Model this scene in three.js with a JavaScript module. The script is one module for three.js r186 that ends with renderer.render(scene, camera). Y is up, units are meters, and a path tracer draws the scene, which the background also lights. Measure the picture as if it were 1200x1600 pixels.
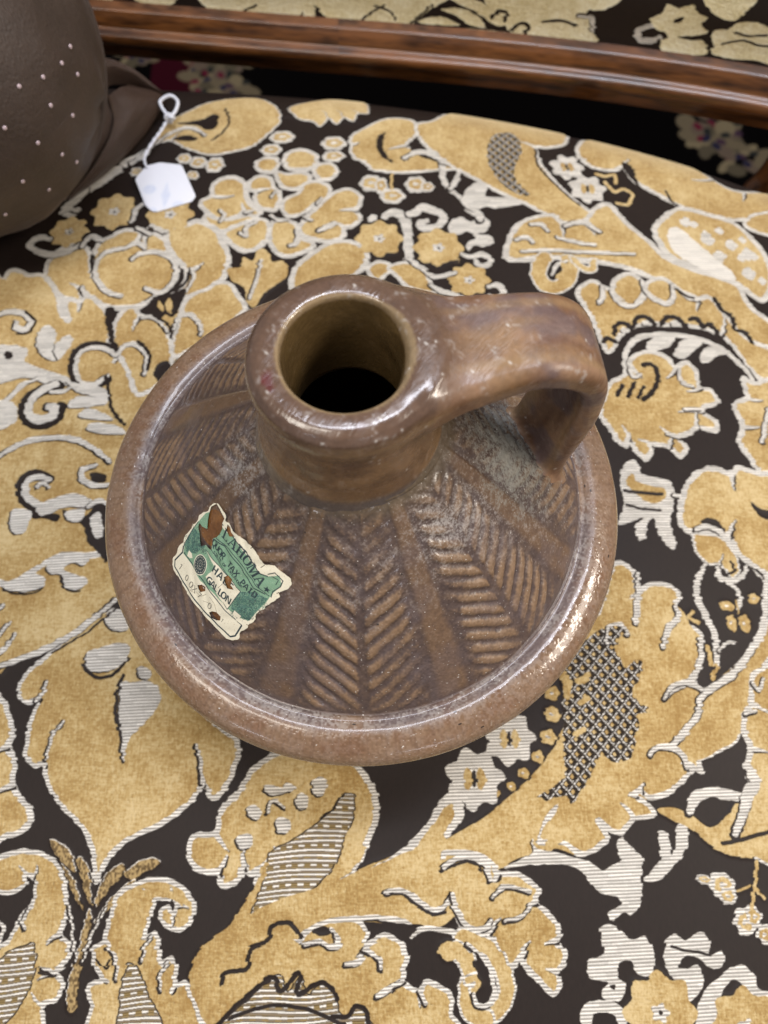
import * as THREE from 'three';
import { RectAreaLightUniformsLib } from 'three/addons/lights/RectAreaLightUniformsLib.js';
import { RoundedBoxGeometry } from 'three/addons/geometries/RoundedBoxGeometry.js';
import { mergeGeometries, mergeVertices } from 'three/addons/utils/BufferGeometryUtils.js';

// ------------------------------------------------------------------ camera, light, exposure
const scene = new THREE.Scene();
const camera = new THREE.PerspectiveCamera(67.29, 3 / 4, 0.02, 30);
camera.position.set(0.007, 0.765, 0.0872);
camera.rotation.set(THREE.MathUtils.degToRad(-69.84), 0, 0);
camera.focus = 0.215;
camera.userData.fStop = 14;
const renderer = new THREE.WebGLRenderer({ antialias: true });
renderer.toneMapping = THREE.LinearToneMapping;
renderer.toneMappingExposure = 0.97;
renderer.shadowMap.enabled = true;
scene.background = new THREE.Color(0.235, 0.235, 0.245);       // the even, pale shop interior around the chair
RectAreaLightUniformsLib.init();
// light fittings of the shop: [x, y, z, length, width, turn about y, tilt towards the chair, strength, tint]
const FITTINGS = [
  [-0.9, 2.6, 0.5, 1.2, 0.3, 0.0, 0, 20, 0xfff6ea],
  [1.08, 1.50, 0.16, 0.62, 0.30, Math.PI / 2, 0.75, 25, 0xfff4e6],
  [-2.6, 2.6, 3.6, 1.2, 0.18, 0.25, 0, 36, 0xf4f6ff],
  [1.5, 2.6, 4.4, 1.2, 0.18, 0.0, 0, 36, 0xf4f6ff],
  [0.25, 2.6, -0.45, 1.2, 0.3, 0.0, 0, 30, 0xeef2ff],
];

// ------------------------------------------------------------------ helpers
const { clamp, smoothstep, lerp, degToRad } = THREE.MathUtils;
const ss = (a, b, x) => { const t = clamp((x - a) / (b - a), 0, 1); return t * t * (3 - 2 * t); };
let seedState = 20240611;
const rnd = () => { seedState = (seedState + 0x6d2b79f5) | 0; let t = Math.imul(seedState ^ (seedState >>> 15), 1 | seedState); t = (t + Math.imul(t ^ (t >>> 7), 61 | t)) ^ t; return ((t ^ (t >>> 14)) >>> 0) / 4294967296; };
const hash3 = (x, y, z) => { let h = (Math.imul(x, 374761393) + Math.imul(y, 668265263) + Math.imul(z, 2147483647 ^ 1274126177)) | 0; h = Math.imul(h ^ (h >>> 13), 1274126177); h = Math.imul(h ^ (h >>> 16), 2246822519); return ((h ^ (h >>> 15)) >>> 0) / 4294967296; };
function noise3(x, y, z) {                                     // value noise, 0..1
  const ix = Math.floor(x), iy = Math.floor(y), iz = Math.floor(z);
  let fx = x - ix, fy = y - iy, fz = z - iz;
  fx = fx * fx * (3 - 2 * fx); fy = fy * fy * (3 - 2 * fy); fz = fz * fz * (3 - 2 * fz);
  const a = hash3(ix, iy, iz), b = hash3(ix + 1, iy, iz), c = hash3(ix, iy + 1, iz), d = hash3(ix + 1, iy + 1, iz);
  const e = hash3(ix, iy, iz + 1), f = hash3(ix + 1, iy, iz + 1), g = hash3(ix, iy + 1, iz + 1), h = hash3(ix + 1, iy + 1, iz + 1);
  const p = a + (b - a) * fx, q = c + (d - c) * fx, r = e + (f - e) * fx, s = g + (h - g) * fx;
  const u = p + (q - p) * fy, v = r + (s - r) * fy;
  return u + (v - u) * fz;
}
const fbm = (x, y, z, n = 3) => { let s = 0, a = 0.5, t = 0; for (let i = 0; i < n; i++) { s += a * noise3(x, y, z); t += a; a *= 0.5; x = x * 2.03 + 7.1; y = y * 2.03 + 3.7; z = z * 2.03 + 1.9; } return s / t; };
const toS = (l) => { l = clamp(l, 0, 1); return 255 * (l <= 0.0031308 ? 12.92 * l : 1.055 * Math.pow(l, 1 / 2.4) - 0.055); };
const SLUT = new Uint8Array(4097); for (let i = 0; i <= 4096; i++) SLUT[i] = Math.round(toS(i / 4096));
const s8 = (l) => SLUT[clamp(Math.round(l * 4096), 0, 4096)];
const mix3 = (a, b, t) => [a[0] + (b[0] - a[0]) * t, a[1] + (b[1] - a[1]) * t, a[2] + (b[2] - a[2]) * t];
const V3 = (x, y, z) => new THREE.Vector3(x, y, z);
const names = new Map();
const numbered = (n) => { const k = names.get(n) ?? 0; names.set(n, k + 1); return k ? n + '_' + String(k).padStart(3, '0') : n; };
function thing(name, label, category, position = [0, 0, 0], group) {
  const o = new THREE.Group(); o.name = numbered(name); o.position.set(...position); o.userData = { label, category };
  if (group) o.userData.group = group;
  scene.add(o); return o;
}
function part(name, geometry, material, parent, label) {
  const m = new THREE.Mesh(geometry, material); m.name = name; m.castShadow = m.receiveShadow = true;
  if (label) m.userData.label = label;
  parent.add(m); return m;
}
function dataTexture(data, w, h, srgb, wrapS = THREE.RepeatWrapping, wrapT = wrapS) {
  const t = new THREE.DataTexture(data, w, h, THREE.RGBAFormat, data instanceof Float32Array ? THREE.FloatType : THREE.UnsignedByteType);
  t.magFilter = t.minFilter = THREE.LinearFilter; t.wrapS = wrapS; t.wrapT = wrapT;
  if (srgb) t.colorSpace = THREE.SRGBColorSpace;
  t.needsUpdate = true; return t;
}
function grid(nu, nv, fn, uvFn, flip = false) {                // a (nu+1) x (nv+1) sheet of points
  const pos = new Float32Array((nu + 1) * (nv + 1) * 3), uv = new Float32Array((nu + 1) * (nv + 1) * 2), idx = [];
  for (let j = 0, k = 0; j <= nv; j++) for (let i = 0; i <= nu; i++, k++) {
    const p = fn(i / nu, j / nv, i, j); pos[k * 3] = p[0]; pos[k * 3 + 1] = p[1]; pos[k * 3 + 2] = p[2];
    const q = uvFn ? uvFn(i / nu, j / nv, p) : [i / nu, j / nv]; uv[k * 2] = q[0]; uv[k * 2 + 1] = q[1];
  }
  for (let j = 0; j < nv; j++) for (let i = 0; i < nu; i++) {
    const a = j * (nu + 1) + i, b = a + 1, c = a + nu + 1, d = c + 1;
    if (flip) idx.push(a, b, c, b, d, c); else idx.push(a, c, b, b, c, d);
  }
  const g = new THREE.BufferGeometry();
  g.setAttribute('position', new THREE.BufferAttribute(pos, 3)); g.setAttribute('uv', new THREE.BufferAttribute(uv, 2));
  g.setIndex(idx); g.computeVertexNormals(); return g;
}
function spline(L, closed, step = 6) {                         // Catmull-Rom through the listed points
  const n = L.length / 2, out = [], P = (i) => closed ? [L[((i + n) % n) * 2], L[((i + n) % n) * 2 + 1]] : [L[clamp(i, 0, n - 1) * 2], L[clamp(i, 0, n - 1) * 2 + 1]];
  for (let i = 0; i < (closed ? n : n - 1); i++) {
    const a = P(i - 1), b = P(i), c = P(i + 1), d = P(i + 2);
    for (let k = 0; k < step; k++) {
      const t = k / step, t2 = t * t, t3 = t2 * t, q = (j) => 0.5 * (2 * b[j] + (c[j] - a[j]) * t + (2 * a[j] - 5 * b[j] + 4 * c[j] - d[j]) * t2 + (3 * b[j] - a[j] - 3 * c[j] + d[j]) * t3);
      out.push(q(0), q(1));
    }
  }
  if (!closed) out.push(L[L.length - 2], L[L.length - 1]);
  return out;
}

// ------------------------------------------------------------------ seat surface
const SEAT = 0.45, ROLL = 0.04;
const backEdge = (x) => -0.2994 + 0.1556 * x + 0.3464 * x * x + 0.8491 * x * x * x;
function seatY(x, z) {
  const d = z - backEdge(x); let y = SEAT - 0.2 * ((x + 0.01) ** 2 + (z + 0.03) ** 2) + 0.0002;
  if (d < ROLL) { const q = Math.min(1, (ROLL - d) / ROLL); y -= ROLL * (1 - Math.sqrt(1 - q * q)); }
  return y;
}
// ------------------------------------------------------------------ brocade: the woven design, in tenths of a millimetre on the seat
// V velvet with a silver cord, G velvet, S silver weft, K diaper lattice, Q striped weft, R ribbed weft, O olive leaf, D satin ground,
// l silver cord, d gap of ground, g velvet line, h velvet line with silver cord, c daisy, w white flower, e e2 e3 berries and buds
const DESIGN = [];
const motif = (kind, width, points) => DESIGN.push([kind, width, points]);
motif('V', 13, [-1196, -2494, -1136, -2644, -1010, -2743, -858, -2822, -662, -2851, -535, -2747, -509, -2643, -563, -2541, -645, -2444, -763, -2398, -884, -2382, -1005, -2435, -1097, -2499]);
motif('D', 0, [-1081, -2631, -958, -2656, -861, -2700, -859, -2601, -903, -2572, -979, -2616]);
motif('l', 25, [-1192, -2464, -1137, -2531, -1082, -2579, -1030, -2597, -964, -2579, -916, -2532]);
motif('D', 0, [-1085, -2513, -1023, -2536, -957, -2513, -976, -2489, -1036, -2491]);
motif('d', 12, [-822, -2737, -792, -2650, -813, -2563, -870, -2490]);
motif('l', 51, [-1200, -2464, -1254, -2393, -1319, -2352, -1358, -2306]);
motif('l', 83, [-1369, -2288, -1441, -2230, -1518, -2146]);
motif('l', 57, [-1518, -2146, -1557, -2085, -1602, -2024, -1568, -1987, -1538, -2012]);
motif('l', 38, [-1201, -2474, -1237, -2397, -1299, -2337]);
motif('e', 0, [-1011, -2358, 42, 39]);
motif('e', 0, [-931, -2326, 45, 44]);
motif('e', 0, [-838, -2304, 52, 58]);
motif('e', 0, [-949, -2232, 35, 33]);
motif('e', 0, [-1259, -2273, 35, 34]);
motif('V', 10, [-462, -2734, -401, -2785, -297, -2841, -83, -2999, -16, -2720, -73, -2692, -107, -2629, -158, -2657, -195, -2608, -243, -2650, -283, -2593, -335, -2635, -399, -2651]);
motif('e', 0, [-488, -2510, 70, 50]);
motif('e', 0, [-541, -2412, 59, 44]);
motif('e', 0, [-202, -2457, 70, 54]);
motif('e', 0, [-203, -2359, 62, 43]);
motif('V', 28, [-511, -2248, -448, -2229, -373, -2237, -324, -2208, -336, -2153, -402, -2117, -471, -2146]);
motif('V', 28, [-617, -2307, -579, -2349, -517, -2348, -493, -2295, -531, -2244, -593, -2259]);
motif('V', 29, [-467, -2333, -449, -2386, -381, -2409, -310, -2379, -288, -2321, -320, -2265, -395, -2261, -444, -2275]);
motif('V', 28, [-305, -2246, -273, -2297, -211, -2302, -179, -2250, -218, -2189, -276, -2194]);
motif('V', 31, [-858, -1939, -810, -1956, -773, -1915, -684, -1926, -609, -1942, -576, -1903, -660, -1874, -730, -1837, -789, -1839, -840, -1883]);
motif('V', 31, [-890, -2029, -835, -2081, -835, -2154, -791, -2199, -727, -2206, -665, -2158, -653, -2085, -624, -2013, -573, -1959, -608, -1934, -660, -1961, -691, -1935, -756, -1915, -825, -1939]);
motif('V', 31, [-247, -2035, -195, -2088, -122, -2120, -57, -2075, -53, -2017, -79, -1977, -52, -1920, -88, -1864, -127, -1851, -139, -1796, -200, -1763, -271, -1772, -334, -1797, -360, -1857, -339, -1908, -289, -1982]);
motif('V', 30, [-745, -1825, -680, -1875, -616, -1903, -550, -1911, -514, -1854, -526, -1778, -574, -1721, -635, -1705, -700, -1748]);
motif('V', 30, [-509, -1766, -472, -1695, -409, -1665, -327, -1697, -287, -1743, -347, -1789, -384, -1878, -451, -1905, -506, -1884]);
motif('V', 28, [-642, -2176, -587, -2217, -531, -2193, -514, -2137, -478, -2091, -477, -2019, -508, -1976, -572, -1990, -607, -2053, -600, -2107, -638, -2121]);
motif('V', 27, [-461, -1975, -442, -2050, -380, -2090, -349, -2153, -286, -2171, -217, -2134, -225, -2057, -290, -2013, -341, -1960, -413, -1931]);
motif('l', 23, [-782, -1977, -758, -1937, -772, -1902]);
motif('l', 23, [-653, -1961, -617, -1969]);
motif('l', 26, [-663, -1823, -629, -1801, -636, -1857, -592, -1894]);
motif('l', 29, [-403, -1735, -368, -1760, -372, -1836]);
motif('l', 34, [-257, -1835, -215, -1860, -180, -1881]);
motif('l', 23, [-343, -1930, -302, -1904]);
motif('l', 23, [-513, -1941, -471, -1905, -425, -1913]);
motif('l', 20, [-502, -2100, -520, -2065]);
motif('l', 19, [-277, -2017, -258, -2053]);
motif('V', 32, [-387, -1478, -368, -1596, -291, -1685, -209, -1746, -125, -1763, -63, -1742, -20, -1692, -26, -1611, -117, -1508, -245, -1461, -338, -1431]);
motif('V', 30, [-1401, -1729, -1374, -1791, -1325, -1818, -1280, -1855, -1209, -1852, -1151, -1816, -1106, -1827, -1044, -1782, -1026, -1707, -1098, -1709, -1188, -1771, -1247, -1739, -1305, -1725, -1366, -1695]);
motif('V', 33, [-1638, -1593, -1633, -1678, -1591, -1742, -1518, -1772, -1452, -1752, -1420, -1697, -1404, -1614, -1369, -1533, -1307, -1467, -1356, -1446, -1431, -1472, -1425, -1413, -1515, -1433, -1569, -1482, -1625, -1540]);
motif('V', 34, [-1037, -1774, -1035, -1841, -985, -1878, -946, -1881, -895, -1906, -826, -1874, -779, -1834, -754, -1766, -718, -1691, -712, -1613, -731, -1530, -797, -1453, -886, -1424, -969, -1426, -925, -1495, -915, -1578, -975, -1660, -1014, -1715]);
motif('G', 0, [-1393, -1696, -1300, -1742, -1183, -1754, -1065, -1708, -976, -1640, -963, -1551, -1019, -1442, -1078, -1406, -1217, -1371, -1351, -1414, -1418, -1472, -1369, -1533]);
motif('d', 19, [-1413, -1697, -1398, -1598, -1361, -1524, -1300, -1459]);
motif('l', 28, [-1226, -1437, -1308, -1471, -1368, -1549, -1383, -1630, -1360, -1698, -1302, -1729, -1241, -1743, -1185, -1771, -1144, -1736]);
motif('l', 30, [-1201, -1668, -1163, -1699, -1082, -1709, -1005, -1665, -967, -1587, -987, -1500, -1032, -1451, -1109, -1480]);
motif('l', 33, [-1435, -1496, -1393, -1439, -1315, -1386, -1222, -1364, -1131, -1369, -1055, -1428]);
motif('d', 18, [-902, -1581, -915, -1514, -963, -1460]);
motif('l', 22, [-897, -1597, -876, -1545, -905, -1455]);
motif('d', 14, [-1064, -1421, -996, -1442, -956, -1480]);
motif('c', 0, [-1339, -1988, 117]);
motif('c', 0, [-1044, -1954, 118]);
motif('c', 0, [-1560, -1860, 96]);
motif('l', 42, [-1479, -1775, -1551, -1728, -1629, -1715, -1709, -1744, -1751, -1789, -1712, -1833, -1648, -1817]);
motif('l', 34, [-1476, -1758, -1439, -1824, -1404, -1813, -1368, -1795]);
motif('l', 31, [-1238, -1918, -1223, -2005, -1186, -2039]);
motif('l', 27, [-1133, -1888, -1082, -1852, -1041, -1842]);
motif('l', 31, [-1205, -1873, -1126, -1828]);
motif('l', 32, [-1625, -1999, -1595, -2024, -1536, -2003]);
motif('G', 0, [-713, -1593, -650, -1600, -638, -1664, -588, -1639, -570, -1704, -538, -1720, -504, -1679, -491, -1630, -443, -1637, -409, -1597, -418, -1525, -461, -1486, -511, -1432, -553, -1349, -592, -1372, -618, -1465, -685, -1513]);
motif('l', 22, [-546, -1639, -564, -1511, -582, -1403]);
motif('l', 57, [4, -1912, 14, -1925]);
motif('l', 57, [73, -1929, 116, -1960, 166, -1930, 191, -1857, 193, -1743, 195, -1637]);
motif('l', 49, [202, -1948, 236, -1961, 270, -1997, 322, -1971, 368, -1950, 373, -1898, 333, -1859, 280, -1854, 258, -1884, 288, -1901]);
motif('S', 0, [402, -1856, 420, -1908, 467, -1930, 515, -1901, 573, -1933, 621, -1891, 595, -1834, 548, -1816, 616, -1805, 627, -1759, 576, -1729, 531, -1740, 494, -1702, 489, -1756, 540, -1791, 496, -1832, 456, -1810, 416, -1809]);
motif('l', 50, [494, -2015, 516, -1980, 561, -1946, 566, -1911]);
motif('l', 33, [463, -1681, 515, -1666, 561, -1683, 601, -1656, 589, -1615, 544, -1610, 526, -1642]);
motif('c', 0, [47, -1780, 114]);
motif('c', 0, [345, -1720, 120]);
motif('c', 0, [489, -1513, 99]);
motif('V', 25, [-16, -1567, 19, -1619, 76, -1624, 111, -1588, 70, -1536, 38, -1504]);
motif('V', 25, [89, -1588, 166, -1624, 230, -1605, 277, -1549, 301, -1487, 318, -1432, 196, -1462, 133, -1532]);
motif('l', 33, [198, -1645, 236, -1605, 274, -1573, 318, -1534, 382, -1547, 420, -1559]);
motif('l', 32, [304, -1479, 363, -1441, 431, -1415, 501, -1366]);
motif('l', 32, [588, -1476, 634, -1489, 662, -1439, 622, -1399, 592, -1422]);
motif('D', 0, [336, -1511, 387, -1511, 379, -1464, 335, -1471]);
motif('D', 0, [268, -1573, 325, -1558, 409, -1607, 443, -1640, 391, -1631, 338, -1598]);
motif('V', 20, [-110, -2383, -104, -2447, -118, -2467, -102, -2516, -85, -2536, -36, -2577, 59, -2638, 141, -2656, 233, -2629, 250, -2554, 238, -2509, 188, -2439, 261, -2396, 359, -2325, 488, -2280, 357, -2259, 162, -2237, 70, -2245, 9, -2259, -12, -2292, -57, -2330, -82, -2340]);
motif('D', 0, [74, -2537, 42, -2507, 28, -2442, 49, -2369, 91, -2321, 125, -2303, 80, -2369, 63, -2437, 70, -2497]);
motif('D', 0, [209, -2419, 279, -2420, 360, -2354, 489, -2299, 413, -2298, 332, -2325, 263, -2362]);
motif('l', 37, [184, -2346, 243, -2391, 319, -2382, 383, -2321, 383, -2212, 418, -2125, 479, -2054]);
motif('l', 36, [466, -2242, 450, -2176, 421, -2130]);
motif('l', 24, [380, -2316, 441, -2298]);
motif('S', 0, [487, -2086, 520, -2141, 558, -2170, 606, -2162, 617, -2126, 601, -2080, 668, -2068, 742, -2062, 814, -2033, 738, -2008, 650, -1992, 590, -1999, 542, -1971, 496, -1988, 471, -2032]);
motif('e', 0, [2, -2161, 61, 60]);
motif('e', 0, [56, -2143, 34, 60]);
motif('e', 0, [114, -2071, 67, 54]);
motif('e', 0, [239, -2154, 58, 60]);
motif('e', 0, [300, -2137, 37, 37]);
motif('g', 16, [111, -2227, 110, -2116]);
motif('V', 23, [247, -2598, 356, -2656, 526, -2894, 711, -2854, 937, -2801, 1109, -2758, 1076, -2508, 981, -2446, 902, -2440, 919, -2314, 996, -2167, 1095, -2035, 1195, -1925, 1232, -1760, 1075, -1842, 934, -1940, 807, -2023, 693, -2092, 612, -2153, 530, -2216, 447, -2279, 354, -2373, 280, -2470]);
motif('K', 0, [661, -2512, 778, -2549, 819, -2416, 760, -2227, 832, -2087, 764, -2094, 676, -2192, 629, -2342]);
motif('d', 13, [894, -2429, 903, -2294, 988, -2157, 1094, -2026]);
motif('V', 26, [1132, -2453, 1285, -2710, 1409, -2672, 1584, -2621, 1769, -2555, 1860, -2286, 2017, -2191, 2358, -2314, 2209, -2030, 2040, -1996, 1896, -1976, 1760, -1998, 1631, -2056, 1537, -2123, 1412, -2226, 1368, -2319, 1308, -2291, 1211, -2305, 1148, -2364]);
motif('D', 0, [1367, -2352, 1377, -2281, 1441, -2181, 1423, -2255, 1414, -2335]);
motif('d', 12, [1576, -2153, 1600, -2081, 1636, -2047]);
motif('w', 0, [1057, -2301, 95]);
motif('w', 0, [1152, -2147, 104]);
motif('g', 21, [1206, -2261, 1257, -2245, 1311, -2258, 1311, -2202]);
motif('g', 20, [1252, -2203, 1295, -2136, 1350, -2157, 1389, -2114, 1353, -2048, 1292, -2054]);
motif('V', 33, [683, -1670, 714, -1795, 773, -1887, 850, -1932, 942, -1949, 997, -1899, 1106, -1916, 1178, -2012, 1250, -2043, 1301, -1965, 1364, -1873, 1437, -1791, 1507, -1694, 1661, -1617, 1850, -1547, 1897, -1411, 2040, -1247, 2004, -1072, 1843, -1159, 1743, -1318, 1634, -1447, 1511, -1500, 1375, -1582, 1234, -1636, 1040, -1661, 862, -1671, 762, -1648]);
motif('l', 34, [1009, -1882, 1106, -1912, 1180, -1851]);
motif('l', 22, [1006, -1713, 1144, -1710, 1342, -1711]);
motif('l', 27, [829, -1884, 883, -1886, 912, -1844]);
motif('l', 26, [742, -1779, 796, -1798, 827, -1765]);
motif('l', 22, [767, -1705, 915, -1718, 1061, -1707]);
motif('l', 23, [955, -1803, 1051, -1773, 1149, -1760]);
motif('d', 44, [871, -1667, 832, -1585, 848, -1498, 912, -1461, 986, -1502, 1020, -1587]);
motif('h', 73, [878, -1667, 838, -1581, 858, -1506, 913, -1480, 975, -1518, 1001, -1590, 994, -1655]);
motif('l', 22, [908, -1563, 932, -1620, 987, -1647]);
motif('g', 32, [939, -1548, 974, -1581, 971, -1622]);
motif('h', 33, [1024, -1664, 1068, -1609, 1113, -1607, 1124, -1652]);
motif('V', 35, [1476, -1879, 1534, -1965, 1634, -2034, 1762, -2007, 1909, -1955, 1996, -1848, 2050, -1703, 2026, -1538, 1972, -1455, 1908, -1502, 1835, -1558, 1725, -1600, 1634, -1652, 1526, -1712, 1488, -1794]);
motif('R', 0, [1538, -1856, 1600, -1903, 1686, -1805, 1754, -1725, 1837, -1623, 1840, -1566, 1727, -1608, 1621, -1676, 1548, -1747]);
motif('e2', 0, [1650, -1942, 31, 32]);
motif('e2', 0, [1751, -1827, 35, 35]);
motif('e2', 0, [1794, -1724, 34, 34]);
motif('e2', 0, [1870, -1800, 31, 35]);
motif('e2', 0, [1949, -1746, 35, 39]);
motif('e2', 0, [1924, -1620, 34, 38]);
motif('e2', 0, [1693, -1927, 24, 22]);
motif('e2', 0, [1743, -1860, 24, 27]);
motif('e2', 0, [1825, -1892, 25, 22]);
motif('e2', 0, [1864, -1808, 24, 26]);
motif('e2', 0, [1939, -1839, 21, 22]);
motif('e2', 0, [1909, -1718, 24, 26]);
motif('e2', 0, [1980, -1732, 21, 26]);
motif('e2', 0, [1935, -1605, 24, 25]);
motif('e2', 0, [1990, -1576, 21, 25]);
motif('V', 24, [1972, -1955, 2046, -2023, 2194, -2043, 2161, -1899, 2042, -1899]);
motif('V', 28, [1031, -1441, 1053, -1497, 1108, -1530, 1156, -1501, 1203, -1483, 1222, -1539, 1290, -1582, 1348, -1556, 1364, -1501, 1395, -1538, 1461, -1562, 1509, -1532, 1561, -1487, 1630, -1443, 1694, -1455, 1751, -1364, 1799, -1272, 1867, -1201, 2013, -1116, 1980, -954, 1853, -1004, 1775, -1137, 1712, -1234, 1606, -1274, 1479, -1283, 1318, -1276, 1216, -1213, 1141, -1108, 1106, -1217, 1071, -1335]);
motif('l', 29, [1363, -1541, 1371, -1482, 1341, -1422, 1284, -1385, 1227, -1414, 1205, -1471]);
motif('l', 29, [1156, -1501, 1157, -1446, 1129, -1398]);
motif('l', 29, [1514, -1524, 1515, -1461, 1471, -1408, 1410, -1437, 1373, -1494]);
motif('l', 22, [1555, -1487, 1588, -1449, 1632, -1436]);
motif('d', 15, [1537, -1502, 1577, -1464, 1614, -1450]);
motif('d', 24, [1184, -1212, 1193, -1260, 1230, -1284, 1263, -1267, 1281, -1230]);
motif('d', 24, [1285, -1264, 1301, -1313, 1344, -1326, 1379, -1301, 1398, -1257]);
motif('d', 25, [1425, -1284, 1452, -1323, 1492, -1329, 1526, -1300, 1559, -1260]);
motif('d', 25, [1571, -1317, 1606, -1319, 1635, -1275, 1660, -1291, 1691, -1266, 1711, -1211, 1771, -1111, 1835, -993]);
motif('d', 24, [1126, -1170, 1147, -1189, 1186, -1172]);
motif('d', 22, [1719, -1448, 1744, -1383, 1783, -1347, 1789, -1267]);
motif('d', 21, [1798, -1264, 1846, -1244, 1866, -1193]);
motif('S', 0, [1213, -1242, 1240, -1258, 1250, -1236, 1224, -1228]);
motif('S', 0, [1327, -1292, 1354, -1308, 1369, -1278, 1337, -1277]);
motif('S', 0, [1468, -1297, 1502, -1310, 1523, -1277, 1484, -1276]);
motif('D', 0, [1326, -1140, 1400, -1179, 1453, -1105, 1567, -1131, 1636, -1069, 1763, -1068, 1827, -982, 1751, -823, 1683, -786, 1632, -852, 1617, -948, 1561, -988, 1529, -1086, 1450, -1083, 1393, -1124]);
motif('l', 30, [1207, -1004, 1233, -1126, 1302, -1201, 1438, -1225, 1595, -1206, 1713, -1145, 1792, -1055, 1831, -985]);
motif('S', 0, [1328, -1158, 1406, -1220, 1488, -1216, 1441, -1155, 1362, -1127]);
motif('S', 0, [1461, -1120, 1517, -1195, 1618, -1192, 1568, -1139, 1514, -1093, 1471, -1098]);
motif('S', 0, [1583, -1089, 1633, -1163, 1744, -1139, 1674, -1107, 1617, -1069]);
motif('V', 27, [1239, -1019, 1246, -1072, 1310, -1118, 1379, -1117, 1434, -1083, 1456, -1037, 1497, -1060, 1523, -1068, 1554, -1023, 1556, -981, 1561, -932, 1612, -917, 1632, -869, 1630, -855, 1548, -805, 1613, -750, 1606, -707, 1584, -706, 1516, -717, 1472, -686, 1415, -661, 1446, -604, 1417, -568, 1402, -570, 1360, -611, 1278, -618, 1283, -586, 1254, -547, 1240, -550, 1206, -588, 1180, -642, 1167, -609, 1153, -612, 1121, -644, 1097, -705, 1064, -757, 1082, -841, 1128, -932, 1194, -975]);
motif('d', 23, [1301, -1042, 1345, -1051, 1365, -988, 1332, -903, 1271, -854]);
motif('d', 20, [1245, -942, 1206, -865]);
motif('d', 20, [1188, -926, 1152, -871]);
motif('d', 16, [1286, -923, 1253, -860]);
motif('l', 23, [1282, -992, 1249, -977, 1230, -1019]);
motif('l', 20, [1472, -1020, 1481, -957, 1528, -938]);
motif('l', 19, [1473, -812, 1540, -815]);
motif('l', 16, [1363, -676, 1420, -658]);
motif('V', 27, [1781, -990, 1833, -964, 1981, -957, 1876, -420, 1784, -490, 1740, -581, 1704, -654, 1735, -728, 1714, -821, 1733, -863, 1781, -885]);
motif('l', 27, [1877, -828, 1814, -658]);
motif('S', 0, [1113, -410, 1131, -494, 1183, -539, 1212, -518, 1221, -468, 1304, -451, 1353, -428, 1349, -329, 1322, -254, 1331, -127, 1292, -133, 1259, -184, 1252, -249, 1227, -252, 1200, -172, 1165, -159, 1160, -218, 1194, -260, 1087, -223, 1121, -325]);
motif('G', 0, [1140, -423, 1172, -473, 1190, -430, 1269, -407, 1314, -396, 1302, -347, 1245, -327, 1193, -356]);
motif('d', 15, [1128, -386, 1207, -375, 1293, -371]);
motif('d', 12, [1132, -319, 1199, -302, 1278, -298]);
motif('l', 24, [1352, -372, 1398, -367]);
motif('V', 30, [1381, -330, 1409, -407, 1485, -487, 1563, -511, 1634, -488, 1684, -518, 1755, -495, 1881, -442, 1796, 19, 1641, -81, 1605, -127, 1571, -188, 1516, -201, 1444, -203, 1388, -210, 1363, -263]);
motif('D', 0, [1456, -248, 1494, -269, 1544, -252, 1568, -202, 1523, -231]);
motif('l', 26, [1431, -211, 1488, -230, 1543, -208, 1586, -150, 1628, -93, 1731, -20]);
motif('D', 0, [1706, -353, 1754, -321, 1796, -310, 1790, -274, 1734, -290]);
motif('V', 12, [1413, -187, 1499, -189, 1554, -167, 1597, -98, 1599, -35, 1571, 0, 1546, -22, 1514, -59, 1464, -61, 1425, -106]);
motif('d', 12, [1567, -68, 1579, -34, 1548, -16]);
motif('l', 29, [1449, -55, 1412, 6, 1394, 76, 1412, 148, 1441, 212, 1452, 293, 1440, 377]);
motif('l', 26, [1507, -44, 1506, -4, 1555, 12, 1609, -6, 1640, -58]);
motif('l', 20, [1539, 23, 1577, 51, 1585, 106, 1564, 134]);
motif('g', 19, [1440, 377, 1411, 429]);
motif('g', 19, [1413, 299, 1419, 372]);
motif('l', 16, [1460, 314, 1497, 282, 1536, 281]);
motif('g', 16, [1388, 200, 1342, 176, 1361, 154]);
motif('e3', 0, [1521, 124, 34, 22]);
motif('e3', 0, [1532, 195, 22, 36]);
motif('e3', 0, [1590, 197, 25, 39]);
motif('e3', 0, [1647, 89, 25, 23]);
motif('g', 8, [1569, 101, 1566, 156]);
motif('V', 24, [779, 351, 955, 164, 1044, -45, 1124, -18, 1137, 66, 1195, 40, 1270, 42, 1315, 83, 1287, 133, 1299, 187, 1358, 219, 1390, 267, 1364, 360, 1329, 420, 1367, 476, 1466, 424, 1578, 331, 1661, 223, 1743, 154, 1752, 262, 1634, 391, 1574, 428, 1545, 526, 1494, 651, 1399, 708, 1317, 737, 1278, 762]);
motif('G', 0, [1336, 489, 1573, 344, 1548, 526, 1494, 651, 1393, 713, 1278, 764, 1223, 833, 1100, 885, 1011, 967, 923, 994, 822, 1084, 705, 1064, 556, 1108, 310, 1229, -25, 1272, -217, 1229, 46, 1108, 314, 1025, 524, 902, 673, 775, 765, 654, 800, 530, 791, 410, 830, 377, 1012, 136, 1262, 106, 1365, 267]);
motif('V', 23, [1278, 764, 1228, 833, 1173, 869, 1105, 883, 1072, 860, 1045, 874, 1092, 911, 1108, 948, 1031, 962, 982, 1008, 928, 992, 891, 966, 926, 1021, 904, 1049, 822, 1084, 756, 1044, 658, 1035, 713, 939, 923, 822, 1086, 726]);
motif('G', 0, [680, 1075, 768, 869, 983, 726, 1250, 652, 1236, 762, 1074, 834, 965, 916, 887, 950, 808, 1008, 730, 1053]);
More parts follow.
